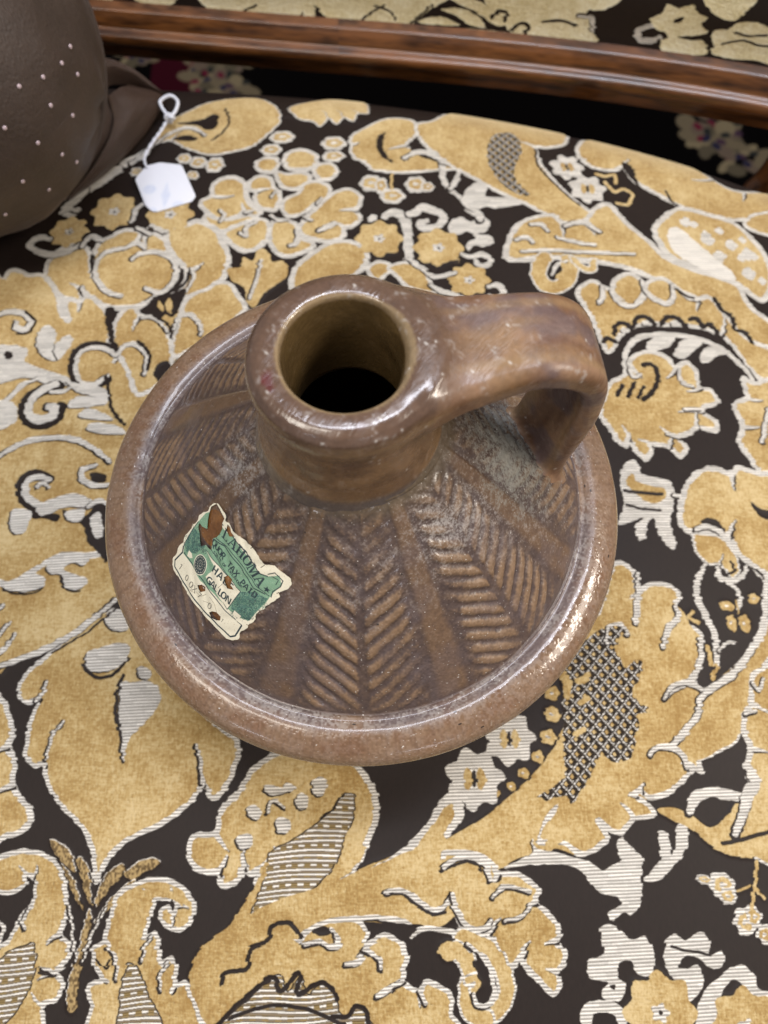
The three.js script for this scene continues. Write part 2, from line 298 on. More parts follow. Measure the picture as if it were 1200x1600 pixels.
motif('l', 25, [1145, -4, 1139, 79, 1117, 176, 1119, 205]);
motif('l', 25, [1292, 133, 1297, 182, 1247, 228, 1222, 300]);
motif('l', 24, [1379, 267, 1379, 346, 1325, 430, 1245, 472, 1201, 508]);
motif('l', 32, [1724, -14, 1699, 99, 1669, 209, 1597, 312, 1509, 403, 1412, 460, 1352, 507]);
motif('l', 29, [1352, 507, 1328, 572, 1266, 642, 1208, 696]);
motif('l', 23, [1122, 726, 1156, 697, 1208, 696, 1252, 721, 1266, 774]);
motif('l', 21, [1201, 508, 1247, 456, 1307, 446, 1362, 471]);
motif('V', 25, [1744, 311, 1641, 383, 1580, 423, 1569, 526, 1525, 571, 1526, 651, 1540, 700, 1511, 773, 1532, 840, 1646, 897]);
motif('l', 16, [1583, 438, 1611, 469, 1629, 422]);
motif('l', 18, [1531, 564, 1575, 556]);
motif('K', 0, [803, 382, 908, 271, 976, 231, 1004, 281, 1025, 334, 1055, 388, 1092, 365, 1090, 427, 1069, 483, 1096, 528, 1135, 558, 1075, 574, 1085, 628, 1026, 677, 1067, 658, 1044, 731, 975, 755, 931, 726, 898, 755, 840, 850, 778, 874]);
motif('K', 0, [778, 874, 691, 897, 613, 943, 552, 980, 602, 920, 693, 864, 772, 808, 797, 741, 869, 678, 835, 644, 882, 579, 867, 504, 903, 448, 854, 408, 803, 382, 972, 271, 1001, 529, 904, 750, 832, 855]);
motif('l', 27, [982, 284, 1003, 231, 1048, 217, 1071, 249]);
motif('K', 0, [997, 297, 991, 244, 1031, 217, 1067, 243, 1038, 260, 1018, 302]);
motif('K', 0, [1067, 401, 1087, 362, 1124, 364, 1114, 406, 1082, 452]);
motif('g', 23, [796, 408, 805, 505, 816, 428]);
motif('g', 26, [851, 443, 884, 433, 895, 418]);
motif('g', 23, [858, 525, 888, 509]);
motif('g', 23, [830, 649, 862, 629]);
motif('e3', 0, [748, 490, 29, 28]);
motif('e3', 0, [740, 572, 31, 32]);
motif('e3', 0, [721, 659, 31, 29]);
motif('e3', 0, [676, 734, 25, 24]);
motif('e3', 0, [614, 794, 23, 21]);
motif('e3', 0, [564, 843, 18, 16]);
motif('e3', 0, [508, 869, 15, 14]);
motif('w', 0, [568, 666, 105]);
motif('w', 0, [422, 815, 118]);
motif('S', 0, [-26, 1167, 46, 1119, 143, 1063, 222, 984, 278, 906, 333, 864, 372, 892, 371, 950, 330, 1007, 290, 1034]);
motif('G', 0, [167, 1097, 237, 1002, 292, 929, 327, 906, 336, 943, 300, 1011, 314, 1048, 216, 1097]);
motif('V', 26, [-663, 1043, -640, 1018, -574, 1007, -552, 934, -498, 874, -466, 827, -431, 775, -333, 715, -182, 703, -56, 751, 10, 827, 43, 904, 28, 989, -10, 1081, -56, 1137, -170, 1196, -313, 1229, -401, 1183, -373, 1119, -427, 1150, -455, 1128, -481, 1179, -531, 1190, -553, 1146, -595, 1146, -653, 1115]);
motif('G', 0, [-75, 1159, -170, 1211, -336, 1255, -424, 1306, -499, 1336, -446, 1246, -402, 1181, -371, 1108, -222, 1074, -27, 1052, 2, 1074]);
motif('Q', 0, [-39, 883, -79, 869, -127, 929, -185, 970, -267, 1029, -358, 1079, -373, 1168, -408, 1250, -440, 1315, -484, 1353, -401, 1293, -312, 1242, -194, 1202, -133, 1145, -90, 1079, -72, 1011, -48, 950]);
motif('d', 7, [-176, 961, -127, 925, -89, 874]);
motif('g', 21, [-62, 1007, -71, 1074, -85, 1119, -61, 1074]);
motif('g', 19, [-370, 1119, -392, 1185, -427, 1246, -463, 1298]);
motif('S', 0, [-398, 846, -368, 836, -328, 846, -304, 827, -273, 850, -312, 869, -367, 874]);
motif('S', 0, [-267, 878, -243, 864, -217, 892, -221, 920, -251, 925, -266, 906]);
motif('S', 0, [-209, 827, -175, 808, -149, 827, -163, 869, -198, 874]);
motif('S', 0, [-454, 920, -419, 911, -399, 929, -402, 957, -437, 957]);
motif('S', 0, [-348, 970, -319, 952, -289, 970, -297, 1007, -331, 1007]);
motif('S', 0, [-487, 1030, -459, 1011, -429, 1020, -427, 1057, -466, 1066]);
motif('l', 14, [-374, 938, -351, 892, -310, 920]);
motif('G', 0, [-576, 1676, -612, 1596, -636, 1514, -629, 1452, -590, 1389, -494, 1328, -418, 1281, -313, 1233, -170, 1196, -26, 1152, 167, 1074, 413, 1007, 565, 915, 691, 892, 631, 1075, 531, 1108, 358, 1229, 165, 1315, -25, 1315, -213, 1378, -354, 1399, -465, 1524, -503, 1676]);
motif('V', 23, [289, 1092, 328, 1079, 406, 1079, 470, 1110, 500, 1148, 582, 1157, 643, 1204, 636, 1247, 695, 1301, 718, 1348, 705, 1376, 733, 1418, 726, 1456, 703, 1479, 710, 1516, 680, 1551, 635, 1507, 586, 1461, 576, 1422, 539, 1457, 488, 1432, 459, 1347, 425, 1360, 367, 1330, 332, 1272, 286, 1229]);
motif('G', 0, [165, 1315, 70, 1272, -26, 1185, 118, 1119, 288, 1101, 410, 1108, 468, 1175, 552, 1186, 622, 1230, 572, 1273, 451, 1294, 356, 1283, 307, 1315, 236, 1336]);
motif('l', 21, [80, 1211, 132, 1207, 190, 1237, 246, 1272, 294, 1263, 319, 1220]);
motif('d', 9, [142, 1224, 194, 1255, 251, 1287, 299, 1281]);
motif('l', 21, [292, 1132, 337, 1101, 398, 1093, 453, 1124, 470, 1172]);
motif('d', 9, [324, 1124, 397, 1110, 438, 1141]);
motif('l', 21, [319, 1220, 346, 1281, 397, 1337, 455, 1328, 470, 1307]);
motif('l', 18, [473, 1229, 527, 1194, 613, 1212]);
motif('l', 18, [522, 1311, 583, 1294, 616, 1256]);
motif('l', 18, [-237, 1374, -167, 1327, -72, 1306, 46, 1297, 165, 1319, 176, 1357]);
motif('D', 0, [8, 1336, 46, 1315, 165, 1319, 283, 1336, 306, 1379, 270, 1400, 281, 1433, 328, 1442, 345, 1504, 325, 1565, 302, 1545, 229, 1499, 163, 1503, 164, 1420, 122, 1361, 70, 1344, 13, 1370]);
motif('l', 20, [176, 1361, 212, 1336, 283, 1340, 358, 1362, 423, 1417, 463, 1484, 465, 1558]);
motif('h', 54, [358, 1362, 447, 1396, 501, 1467, 514, 1535, 486, 1596, 439, 1622]);
motif('h', 56, [439, 1626, 388, 1610, 367, 1557, 383, 1492, 370, 1442, 334, 1408]);
motif('G', 0, [268, 1408, 287, 1379, 334, 1379, 376, 1408, 366, 1442, 333, 1433, 314, 1442, 286, 1437]);
motif('h', 26, [373, 1504, 406, 1496, 415, 1521, 391, 1537]);
motif('D', 0, [394, 1442, 426, 1450, 456, 1525, 441, 1570, 404, 1565, 400, 1541, 424, 1516, 407, 1483]);
motif('l', 17, [390, 1549, 403, 1582, 440, 1586, 465, 1549, 463, 1488, 427, 1425, 372, 1383]);
motif('V', 21, [-548, 1696, -520, 1585, -439, 1483, -400, 1410, -331, 1368, -241, 1378, -214, 1346, -127, 1310, -25, 1308, 9, 1346, -1, 1399, 35, 1372, 75, 1357, 129, 1382, 152, 1431, 138, 1503, 193, 1538, 228, 1510, 275, 1528, 309, 1557, 310, 1606, 280, 1696]);
motif('G', 0, [-571, 1686, -556, 1565, -468, 1462, -401, 1389, -308, 1347, -246, 1378, -118, 1420, -24, 1441, 24, 1524, 139, 1565, 184, 1695]);
motif('D', 0, [-190, 1340, -139, 1327, -129, 1349, -166, 1357]);
motif('l', 18, [-222, 1387, -166, 1378, -118, 1395, -95, 1378, -119, 1336]);
motif('l', 20, [4, 1399, -24, 1441, -70, 1449]);
motif('l', 20, [-1, 1399, 47, 1429, 61, 1466]);
motif('l', 20, [135, 1507, 70, 1540, 42, 1552]);
motif('l', 17, [195, 1540, 218, 1577]);
motif('d', 15, [-521, 1516, -505, 1479, -430, 1466, -419, 1404, -378, 1387, -346, 1361, -338, 1327, -295, 1315, -257, 1327, -232, 1361]);
motif('Q', 0, [-514, 1676, -465, 1601, -399, 1548, -340, 1495, -303, 1487, -273, 1540, -233, 1487, -204, 1548, -162, 1519, -111, 1536, -91, 1601, -57, 1621, -22, 1585, 19, 1629, 33, 1695]);
motif('d', 17, [-527, 1656, -475, 1597, -404, 1540, -349, 1503, -363, 1499, -326, 1495, -301, 1540, -247, 1482, -233, 1491, -241, 1548, -163, 1511, -116, 1532, -101, 1564]);
motif('d', 17, [-114, 1617, -57, 1617, -32, 1585, 5, 1601, 19, 1645]);
motif('d', 13, [-483, 1626, -346, 1585, -207, 1595, -68, 1645]);
motif('V', 21, [-1406, 497, -1404, 436, -1352, 375, -1231, 270, -1057, 151, -880, 299, -620, 593, -507, 679, -516, 787, -552, 860, -592, 883, -628, 836, -673, 899, -767, 968, -879, 1019, -944, 1066, -992, 1127, -1015, 1180, -1038, 1064, -1118, 960, -1179, 909, -1240, 836, -1265, 764, -1304, 764, -1345, 726, -1351, 653, -1337, 566, -1326, 513, -1367, 526]);
motif('G', 0, [-1344, 426, -1228, 297, -1022, 219, -815, 429, -617, 630, -683, 775, -820, 939, -982, 1053, -1065, 985, -1192, 869, -1262, 726, -1298, 528]);
motif('l', 18, [-1294, 442, -1309, 488, -1336, 518]);
motif('l', 15, [-1204, 599, -1249, 653, -1258, 740]);
motif('l', 15, [-666, 691, -644, 751, -633, 831]);
motif('d', 7, [-674, 691, -654, 751, -647, 822]);
motif('d', 13, [-983, 423, -1001, 479, -1000, 560, -974, 654, -949, 751]);
motif('S', 0, [-984, 444, -928, 449, -884, 439, -831, 475, -835, 550, -888, 617, -934, 666, -946, 751, -969, 654, -988, 555, -990, 484]);
motif('S', 0, [-928, 403, -909, 383, -875, 398, -872, 429, -909, 434]);
motif('d', 13, [-1151, 371, -1128, 407, -1078, 428, -1012, 408, -970, 351]);
motif('S', 0, [-1147, 366, -1144, 326, -1079, 306, -1014, 288, -969, 309, -980, 361, -1016, 392, -1080, 407, -1121, 397]);
motif('S', 0, [-1085, 186, -1057, 151, -1012, 165, -982, 219, -1003, 240, -1058, 234]);
motif('G', 0, [-1646, -153, -1438, -193, -1236, -175, -1106, -144, -1037, 83, -1176, 217, -1309, 296, -1437, 348, -1552, 386]);
motif('l', 25, [-1046, 105, -1175, 223, -1308, 304, -1429, 348, -1538, 389]);
motif('d', 8, [-1032, 132, -1154, 244, -1294, 328]);
motif('l', 24, [-1630, -223, -1468, -202, -1368, -206, -1268, -240]);
motif('l', 17, [-1413, -68, -1359, -124, -1313, -200]);
motif('S', 0, [-1512, -87, -1461, -126, -1408, -73, -1410, -17, -1367, 12, -1372, 51, -1426, 65, -1467, 67, -1539, 55, -1550, 21, -1508, -12, -1523, -52]);
motif('S', 0, [-1364, -44, -1322, -84, -1256, -111, -1190, -82, -1202, -42, -1253, -54, -1289, -26, -1218, 3, -1176, 26, -1211, 59, -1271, 58, -1296, 2, -1348, -10]);
motif('d', 8, [-1544, 60, -1479, 78, -1408, 73, -1367, 51]);
motif('d', 8, [-1300, 10, -1271, 64, -1209, 70]);
motif('S', 0, [-1639, -197, -1556, -216, -1477, -191, -1488, -150, -1528, -116, -1581, -128]);
motif('l', 19, [-1571, 164, -1528, 121]);
motif('l', 19, [-1552, 273, -1493, 198]);
motif('l', 19, [-1542, 336, -1492, 305, -1463, 247]);
motif('V', 26, [-1547, 502, -1477, 517, -1453, 553, -1424, 603, -1416, 652, -1431, 692, -1400, 726, -1385, 774, -1384, 836, -1342, 892, -1305, 920, -1294, 962, -1326, 1004, -1387, 1020, -1465, 1008]);
motif('V', 19, [-1446, 1126, -1376, 1090, -1303, 1076, -1227, 1087, -1167, 1125, -1127, 1209, -1117, 1296, -1131, 1360, -1096, 1392, -1101, 1449, -1142, 1487, -1108, 1511, -1118, 1569, -1172, 1594, -1163, 1701, -1361, 1703, -1398, 1447, -1322, 1383, -1288, 1297, -1249, 1258, -1243, 1205, -1261, 1165, -1286, 1161, -1288, 1188, -1314, 1214, -1358, 1219, -1434, 1206]);
motif('G', 0, [-1398, 1447, -1321, 1393, -1272, 1301, -1228, 1231, -1239, 1143, -1200, 1143, -1159, 1231, -1158, 1339, -1210, 1403, -1221, 1508, -1273, 1652, -1365, 1673]);
motif('Q', 0, [-1370, 1472, -1248, 1391, -1218, 1420, -1216, 1508, -1257, 1595, -1341, 1677]);
motif('l', 16, [-1266, 1275, -1280, 1318, -1267, 1340]);
motif('l', 18, [-1187, 1470, -1142, 1487]);
motif('d', 7, [-1199, 1487, -1151, 1495]);
motif('l', 16, [-1378, 1319, -1350, 1340, -1356, 1404]);
motif('O', 10, [-1209, 1035, -1157, 1051, -1112, 1089, -1098, 1147, -1138, 1121, -1177, 1087]);
motif('O', 9, [-1153, 1121, -1112, 1156, -1078, 1213, -1055, 1283, -1108, 1204]);
motif('O', 7, [-1096, 1098, -1060, 1109, -1037, 1165, -1021, 1261, -1048, 1222, -1074, 1165]);
motif('O', 7, [-1011, 1265, -995, 1191, -961, 1142, -917, 1115, -909, 1147, -944, 1189, -976, 1230]);
motif('O', 9, [-904, 1146, -853, 1111, -794, 1095, -772, 1115, -826, 1146, -882, 1173]);
motif('O', 9, [-1007, 1321, -973, 1261, -917, 1208, -868, 1168, -878, 1208, -937, 1256, -981, 1300]);
motif('O', 9, [-1083, 1589, -1080, 1490, -1056, 1406, -1042, 1317, -1032, 1274, -1018, 1317, -1027, 1402, -1044, 1490, -1047, 1593, -1066, 1613]);
motif('l', 12, [-1116, 1261, -1093, 1317, -1075, 1402, -1061, 1448]);
motif('l', 11, [-969, 1269, -1001, 1338, -1027, 1402, -1037, 1448]);
motif('V', 18, [-960, 1380, -952, 1317, -925, 1230, -861, 1190, -780, 1170, -691, 1192, -641, 1246, -641, 1307, -682, 1341, -738, 1322, -760, 1286, -738, 1264, -712, 1286, -702, 1260, -726, 1238, -781, 1240, -796, 1294, -806, 1363, -767, 1352, -757, 1411, -740, 1449, -710, 1434, -689, 1467, -689, 1525, -653, 1510, -629, 1555, -594, 1626, -566, 1696, -963, 1699, -991, 1588, -1007, 1527, -959, 1506, -993, 1458, -1001, 1406]);
motif('G', 0, [-934, 1401, -926, 1316, -894, 1247, -832, 1208, -760, 1203, -703, 1218, -680, 1262, -716, 1238, -782, 1234, -808, 1294, -825, 1369, -781, 1380, -776, 1443, -721, 1484, -706, 1546, -649, 1566, -620, 1646, -606, 1686, -941, 1689, -960, 1547, -931, 1506]);
motif('Q', 0, [-880, 1497, -860, 1451, -819, 1484, -775, 1566, -733, 1627, -713, 1697, -870, 1698, -890, 1567]);
motif('l', 13, [-946, 1402, -913, 1443, -907, 1506]);
motif('l', 14, [-783, 1358, -808, 1397, -814, 1443]);
motif('l', 13, [-714, 1442, -744, 1484, -740, 1538]);
motif('d', 7, [-985, 1444, -949, 1469, -937, 1443]);
motif('S', 0, [513, 1131, 628, 1082, 631, 1030, 656, 1066, 743, 1080, 842, 1111, 901, 1140, 926, 1129, 966, 1103, 958, 1055, 983, 1024, 1021, 1065, 1057, 1103, 1041, 1194, 1035, 1258, 997, 1296, 969, 1285, 925, 1313, 911, 1285, 962, 1257, 942, 1231, 873, 1213, 808, 1138, 719, 1120, 616, 1122]);
motif('S', 0, [1055, 1174, 1121, 1110, 1125, 1031, 1133, 1001, 1166, 1017, 1173, 1090, 1195, 1031, 1205, 983, 1248, 983, 1231, 1068, 1168, 1135, 1114, 1179]);
motif('G', 0, [1123, 930, 1180, 918, 1265, 948, 1331, 990, 1397, 953, 1451, 897, 1514, 855, 1650, 869, 1612, 1112, 1498, 1105, 1399, 1091, 1323, 1054, 1269, 1002, 1187, 967]);
motif('l', 42, [1257, 930, 1288, 885, 1358, 864, 1434, 876, 1495, 883]);
motif('l', 43, [1512, 764, 1539, 826, 1495, 883, 1463, 963, 1435, 1013]);
motif('D', 0, [1299, 921, 1348, 902, 1422, 921, 1391, 963, 1342, 986]);
motif('d', 14, [1374, 1050, 1457, 1036, 1577, 1005]);
motif('l', 14, [1499, 1100, 1558, 1128]);
motif('e', 0, [1288, 1175, 30, 18]);
motif('e', 0, [1355, 1194, 50, 45]);
motif('e', 0, [1375, 1233, 35, 31]);
motif('e', 0, [1430, 1321, 44, 48]);
motif('e', 0, [1465, 1304, 30, 39]);
motif('e', 0, [1498, 1365, 30, 35]);
motif('g', 14, [1507, 1114, 1478, 1212, 1463, 1278]);
motif('g', 12, [1479, 1201, 1516, 1245]);
motif('g', 9, [1407, 1216, 1465, 1199]);
motif('S', 0, [873, 1339, 924, 1328, 990, 1378, 1041, 1367, 1069, 1425, 1053, 1490, 1001, 1491, 974, 1445, 935, 1453, 929, 1497, 950, 1524, 927, 1575, 866, 1566, 864, 1538, 885, 1515, 822, 1498, 819, 1444, 878, 1419]);
motif('D', 0, [888, 1528, 908, 1524, 906, 1540]);
motif('l', 43, [801, 1689, 807, 1609, 860, 1593, 924, 1610, 926, 1690]);
motif('S', 0, [1120, 1379, 1154, 1358, 1195, 1379, 1247, 1352, 1285, 1380, 1281, 1431, 1329, 1419, 1325, 1465, 1288, 1477, 1224, 1439, 1176, 1438, 1160, 1474, 1234, 1464, 1237, 1535, 1180, 1580, 1136, 1517, 1103, 1446]);
motif('D', 0, [1173, 1443, 1208, 1439, 1215, 1460, 1185, 1472]);
motif('d', 9, [1130, 1400, 1210, 1418, 1281, 1431]);
motif('S', 0, [1187, 1683, 1243, 1548, 1312, 1496, 1386, 1464, 1438, 1494, 1451, 1544, 1543, 1560, 1537, 1605, 1435, 1587, 1397, 1545, 1367, 1516, 1333, 1524, 1290, 1593, 1263, 1684]);
motif('c', 0, [1074, 1615, 127]);
motif('c', 0, [1386, 1668, 124]);
motif('V', 30, [-1924, -1511, -1856, -1552, -1830, -1623, -1772, -1616, -1723, -1589, -1656, -1585, -1588, -1514, -1536, -1422, -1506, -1336, -1468, -1297, -1500, -1420, -1431, -1414, -1394, -1443, -1314, -1382, -1262, -1278, -1248, -1178, -1205, -1090, -1154, -1128, -1040, -1216, -923, -1288, -853, -1212, -978, -930, -1095, -412, -1116, -115, -1309, -89, -1645, -66]);
motif('G', 0, [-1910, -1440, -1800, -1553, -1662, -1526, -1556, -1384, -1472, -1267, -1340, -1338, -1271, -1186, -1204, -1040, -1072, -1217, -903, -1401, -748, -1436, -642, -1282, -846, -1139, -978, -930, -1118, -601, -1151, -174, -1426, -120, -1655, -124]);
motif('V', 28, [-917, -1318, -894, -1401, -844, -1446, -798, -1464, -754, -1506, -696, -1494, -646, -1427, -608, -1327, -757, -1174, -932, -1069]);
motif('V', 27, [-1225, -1148, -1233, -1277, -1199, -1352, -1146, -1365, -1114, -1311, -1050, -1298, -986, -1233, -937, -1123, -945, -964, -1061, -863, -1138, -1003]);
motif('D', 0, [-1294, -1355, -1249, -1369, -1248, -1297, -1227, -1185, -1190, -1122, -1229, -1130, -1266, -1223]);
motif('D', 0, [-1075, -1405, -995, -1434, -910, -1471, -919, -1371, -955, -1296, -1004, -1335, -1038, -1358]);
motif('G', 0, [-1030, -1404, -1001, -1365, -1004, -1335, -1032, -1366]);
motif('G', 0, [-981, -1418, -958, -1379, -970, -1319, -995, -1373]);
motif('d', 43, [-1224, -957, -1292, -917, -1362, -940, -1414, -1036, -1391, -1128, -1313, -1155, -1241, -1131, -1201, -1104]);
motif('l', 26, [-1227, -978, -1291, -931, -1355, -953, -1395, -1035, -1376, -1117, -1311, -1140, -1239, -1116, -1202, -1090, -1165, -1143, -1109, -1141, -1056, -1083, -1049, -973]);
motif('d', 17, [-1108, -1160, -1046, -1100, -1040, -1001]);
motif('l', 24, [-942, -1229, -915, -1299, -863, -1309, -816, -1248, -802, -1189]);
motif('l', 21, [-1107, -1304, -1030, -1290, -972, -1215]);
motif('d', 14, [-1052, -1313, -976, -1259, -943, -1177]);
motif('d', 16, [-1235, -971, -1206, -867, -1177, -782, -1114, -711]);
motif('D', 0, [-1003, -965, -1000, -1021, -954, -1048, -930, -999, -971, -923]);
motif('l', 32, [-1841, -1343, -1769, -1363, -1702, -1352, -1661, -1301, -1673, -1260, -1718, -1262, -1731, -1296]);
motif('d', 14, [-1691, -1359, -1638, -1300, -1656, -1237, -1712, -1232]);
motif('S', 0, [-1615, -1191, -1598, -1253, -1560, -1274, -1521, -1232, -1515, -1140, -1483, -1077, -1536, -1079, -1585, -1124]);
motif('S', 0, [-1518, -1136, -1492, -1194, -1454, -1214, -1429, -1173, -1462, -1102, -1483, -1077]);
motif('S', 0, [-1819, -1152, -1726, -1166, -1666, -1153, -1638, -1119, -1644, -1069, -1542, -1022, -1423, -976, -1398, -934, -1497, -937, -1629, -983, -1781, -961]);
motif('D', 0, [-1757, -1131, -1717, -1122, -1718, -1093, -1744, -1094]);
motif('S', 0, [-1426, -955, -1343, -936, -1232, -905, -1210, -830, -1278, -865, -1368, -895]);
motif('S', 0, [-1399, -818, -1364, -867, -1272, -862, -1209, -823, -1265, -814, -1340, -809]);
motif('S', 0, [-1342, -762, -1294, -801, -1214, -769, -1165, -735, -1256, -744]);
motif('S', 0, [-1289, -702, -1238, -727, -1130, -695, -1105, -659, -1200, -664, -1261, -678]);
motif('d', 66, [-1465, -929, -1547, -904, -1599, -844, -1586, -769, -1518, -731, -1449, -752, -1434, -812]);
motif('l', 46, [-1474, -943, -1547, -904, -1583, -843, -1573, -782, -1522, -754, -1465, -772, -1459, -813, -1491, -820]);
motif('l', 23, [-1492, -902, -1436, -900, -1402, -920]);
motif('l', 26, [-1740, -828, -1687, -874, -1637, -941, -1572, -974]);
motif('S', 0, [-1760, -849, -1683, -854, -1636, -811, -1641, -738, -1734, -714]);
motif('l', 28, [-1694, -563, -1624, -610, -1540, -646, -1437, -656, -1331, -641, -1235, -590, -1156, -525]);
motif('d', 46, [-1419, -443, -1483, -476, -1545, -446, -1539, -372, -1487, -325, -1438, -303]);
motif('l', 33, [-1419, -443, -1475, -463, -1524, -439, -1519, -377, -1478, -340, -1435, -321]);
motif('l', 21, [-1473, -413, -1446, -431, -1419, -406]);
motif('D', 0, [-1236, -470, -1165, -463, -1161, -426, -1213, -427]);
motif('l', 27, [-1218, -508, -1268, -490, -1270, -446, -1223, -414, -1152, -407]);
motif('S', 0, [-1462, -309, -1382, -356, -1292, -373, -1212, -338, -1208, -302, -1312, -313, -1389, -287, -1433, -273]);
motif('D', 0, [-1483, -298, -1433, -273, -1383, -284, -1347, -271, -1354, -242, -1420, -261, -1471, -262]);
motif('S', 0, [-1576, -300, -1496, -304, -1477, -262, -1496, -197, -1554, -204]);
motif('D', 0, [-1339, -295, -1232, -269, -1193, -323, -1138, -292, -1103, -58, -1153, -99, -1205, -151, -1238, -228, -1296, -241]);
motif('S', 0, [-1326, -289, -1242, -299, -1246, -246, -1303, -247]);
motif('S', 0, [-1207, -257, -1165, -280, -1141, -179, -1179, -168]);
motif('l', 24, [-1226, -311, -1183, -334, -1142, -322]);
const BACK_DESIGN = [];
const backMotif = (kind, width, points) => BACK_DESIGN.push([kind, width, points]);
backMotif('V', 0, [-954, 94, -954, 22, -928, -3, -854, -4, -779, -26, -669, -11, -533, -29, -429, 5, -386, 75, -395, 139]);
backMotif('d', 10, [-781, -13, -718, 32, -659, 63]);
backMotif('V', 0, [-381, 133, -392, 8, -333, 9, -323, 137]);
backMotif('V', 0, [-298, 139, -299, 67, -266, 23, -186, 2, -106, -19, 41, -25, 216, -16, 269, 2, 233, 26, 319, 104, 384, 191]);
backMotif('d', 10, [-106, -12, -20, 54, 70, 112]);
backMotif('d', 10, [16, 108, 106, 82, 135, 38]);
backMotif('d', 10, [215, 24, 284, 82, 335, 137]);
backMotif('V', 0, [257, 41, 355, 74, 434, 67, 489, 39, 393, 31, 304, 31]);
backMotif('V', 0, [388, 116, 492, 130, 582, 99, 640, 39, 552, 44, 478, 84]);
backMotif('V', 0, [419, 181, 556, 185, 664, 137, 742, 64, 673, 61, 562, 123]);
backMotif('V', 0, [501, 14, 578, 27, 712, 25, 824, 16, 828, -10, 682, -17, 557, -15]);
backMotif('V', 0, [639, 210, 1237, 263, 1145, 169, 1197, 125, 1201, 74, 1243, 34, 1204, -4, 1062, -6, 925, -8, 801, 7, 742, 61, 683, 120]);
backMotif('d', 17, [662, 93, 699, 134, 741, 125, 732, 86]);
backMotif('d', 17, [780, 38, 825, 81, 873, 60, 850, 31]);
backMotif('d', 14, [942, 99, 1040, 115, 1110, 96]);
backMotif('l', 24, [1116, 147, 1183, 142, 1200, 80]);
backMotif('V', 0, [1112, 251, 1129, 198, 1215, 189, 1277, 226, 1292, 269]);
backMotif('l', 31, [1552, 142, 1482, 145, 1428, 107, 1445, 65, 1503, 66, 1541, 90]);
backMotif('V', 0, [1467, 174, 1508, 210, 1525, 259, 1583, 249, 1636, 273, 1677, 237, 1725, 220, 1713, 182, 1753, 151, 1711, 126, 1654, 112, 1597, 91, 1558, 118, 1505, 129]);
backMotif('d', 20, [1589, 183, 1616, 199]);
backMotif('V', 0, [1552, 73, 1596, 98, 1689, 98, 1750, 101, 1787, 43, 1713, 19, 1619, 17, 1566, 23]);
backMotif('V', 0, [1694, 315, 1733, 250, 1782, 228, 1845, 225, 1887, 272, 1905, 343]);
backMotif('V', 0, [1770, 135, 1789, 168, 1845, 183, 1863, 216, 1931, 232, 2007, 220, 2098, 206, 2160, 45, 2013, 43, 1894, 35, 1805, 46, 1801, 96]);
backMotif('d', 10, [1841, 102, 1921, 134, 2013, 124, 2093, 144]);
backMotif('d', 10, [1879, 170, 1941, 161, 2022, 181]);
backMotif('V', 0, [-1395, 66, -1326, 19, -1240, 6, -1162, 19, -1124, 88]);
backMotif('V', 0, [-1622, 45, -1597, 8, -1520, 15, -1478, 59]);

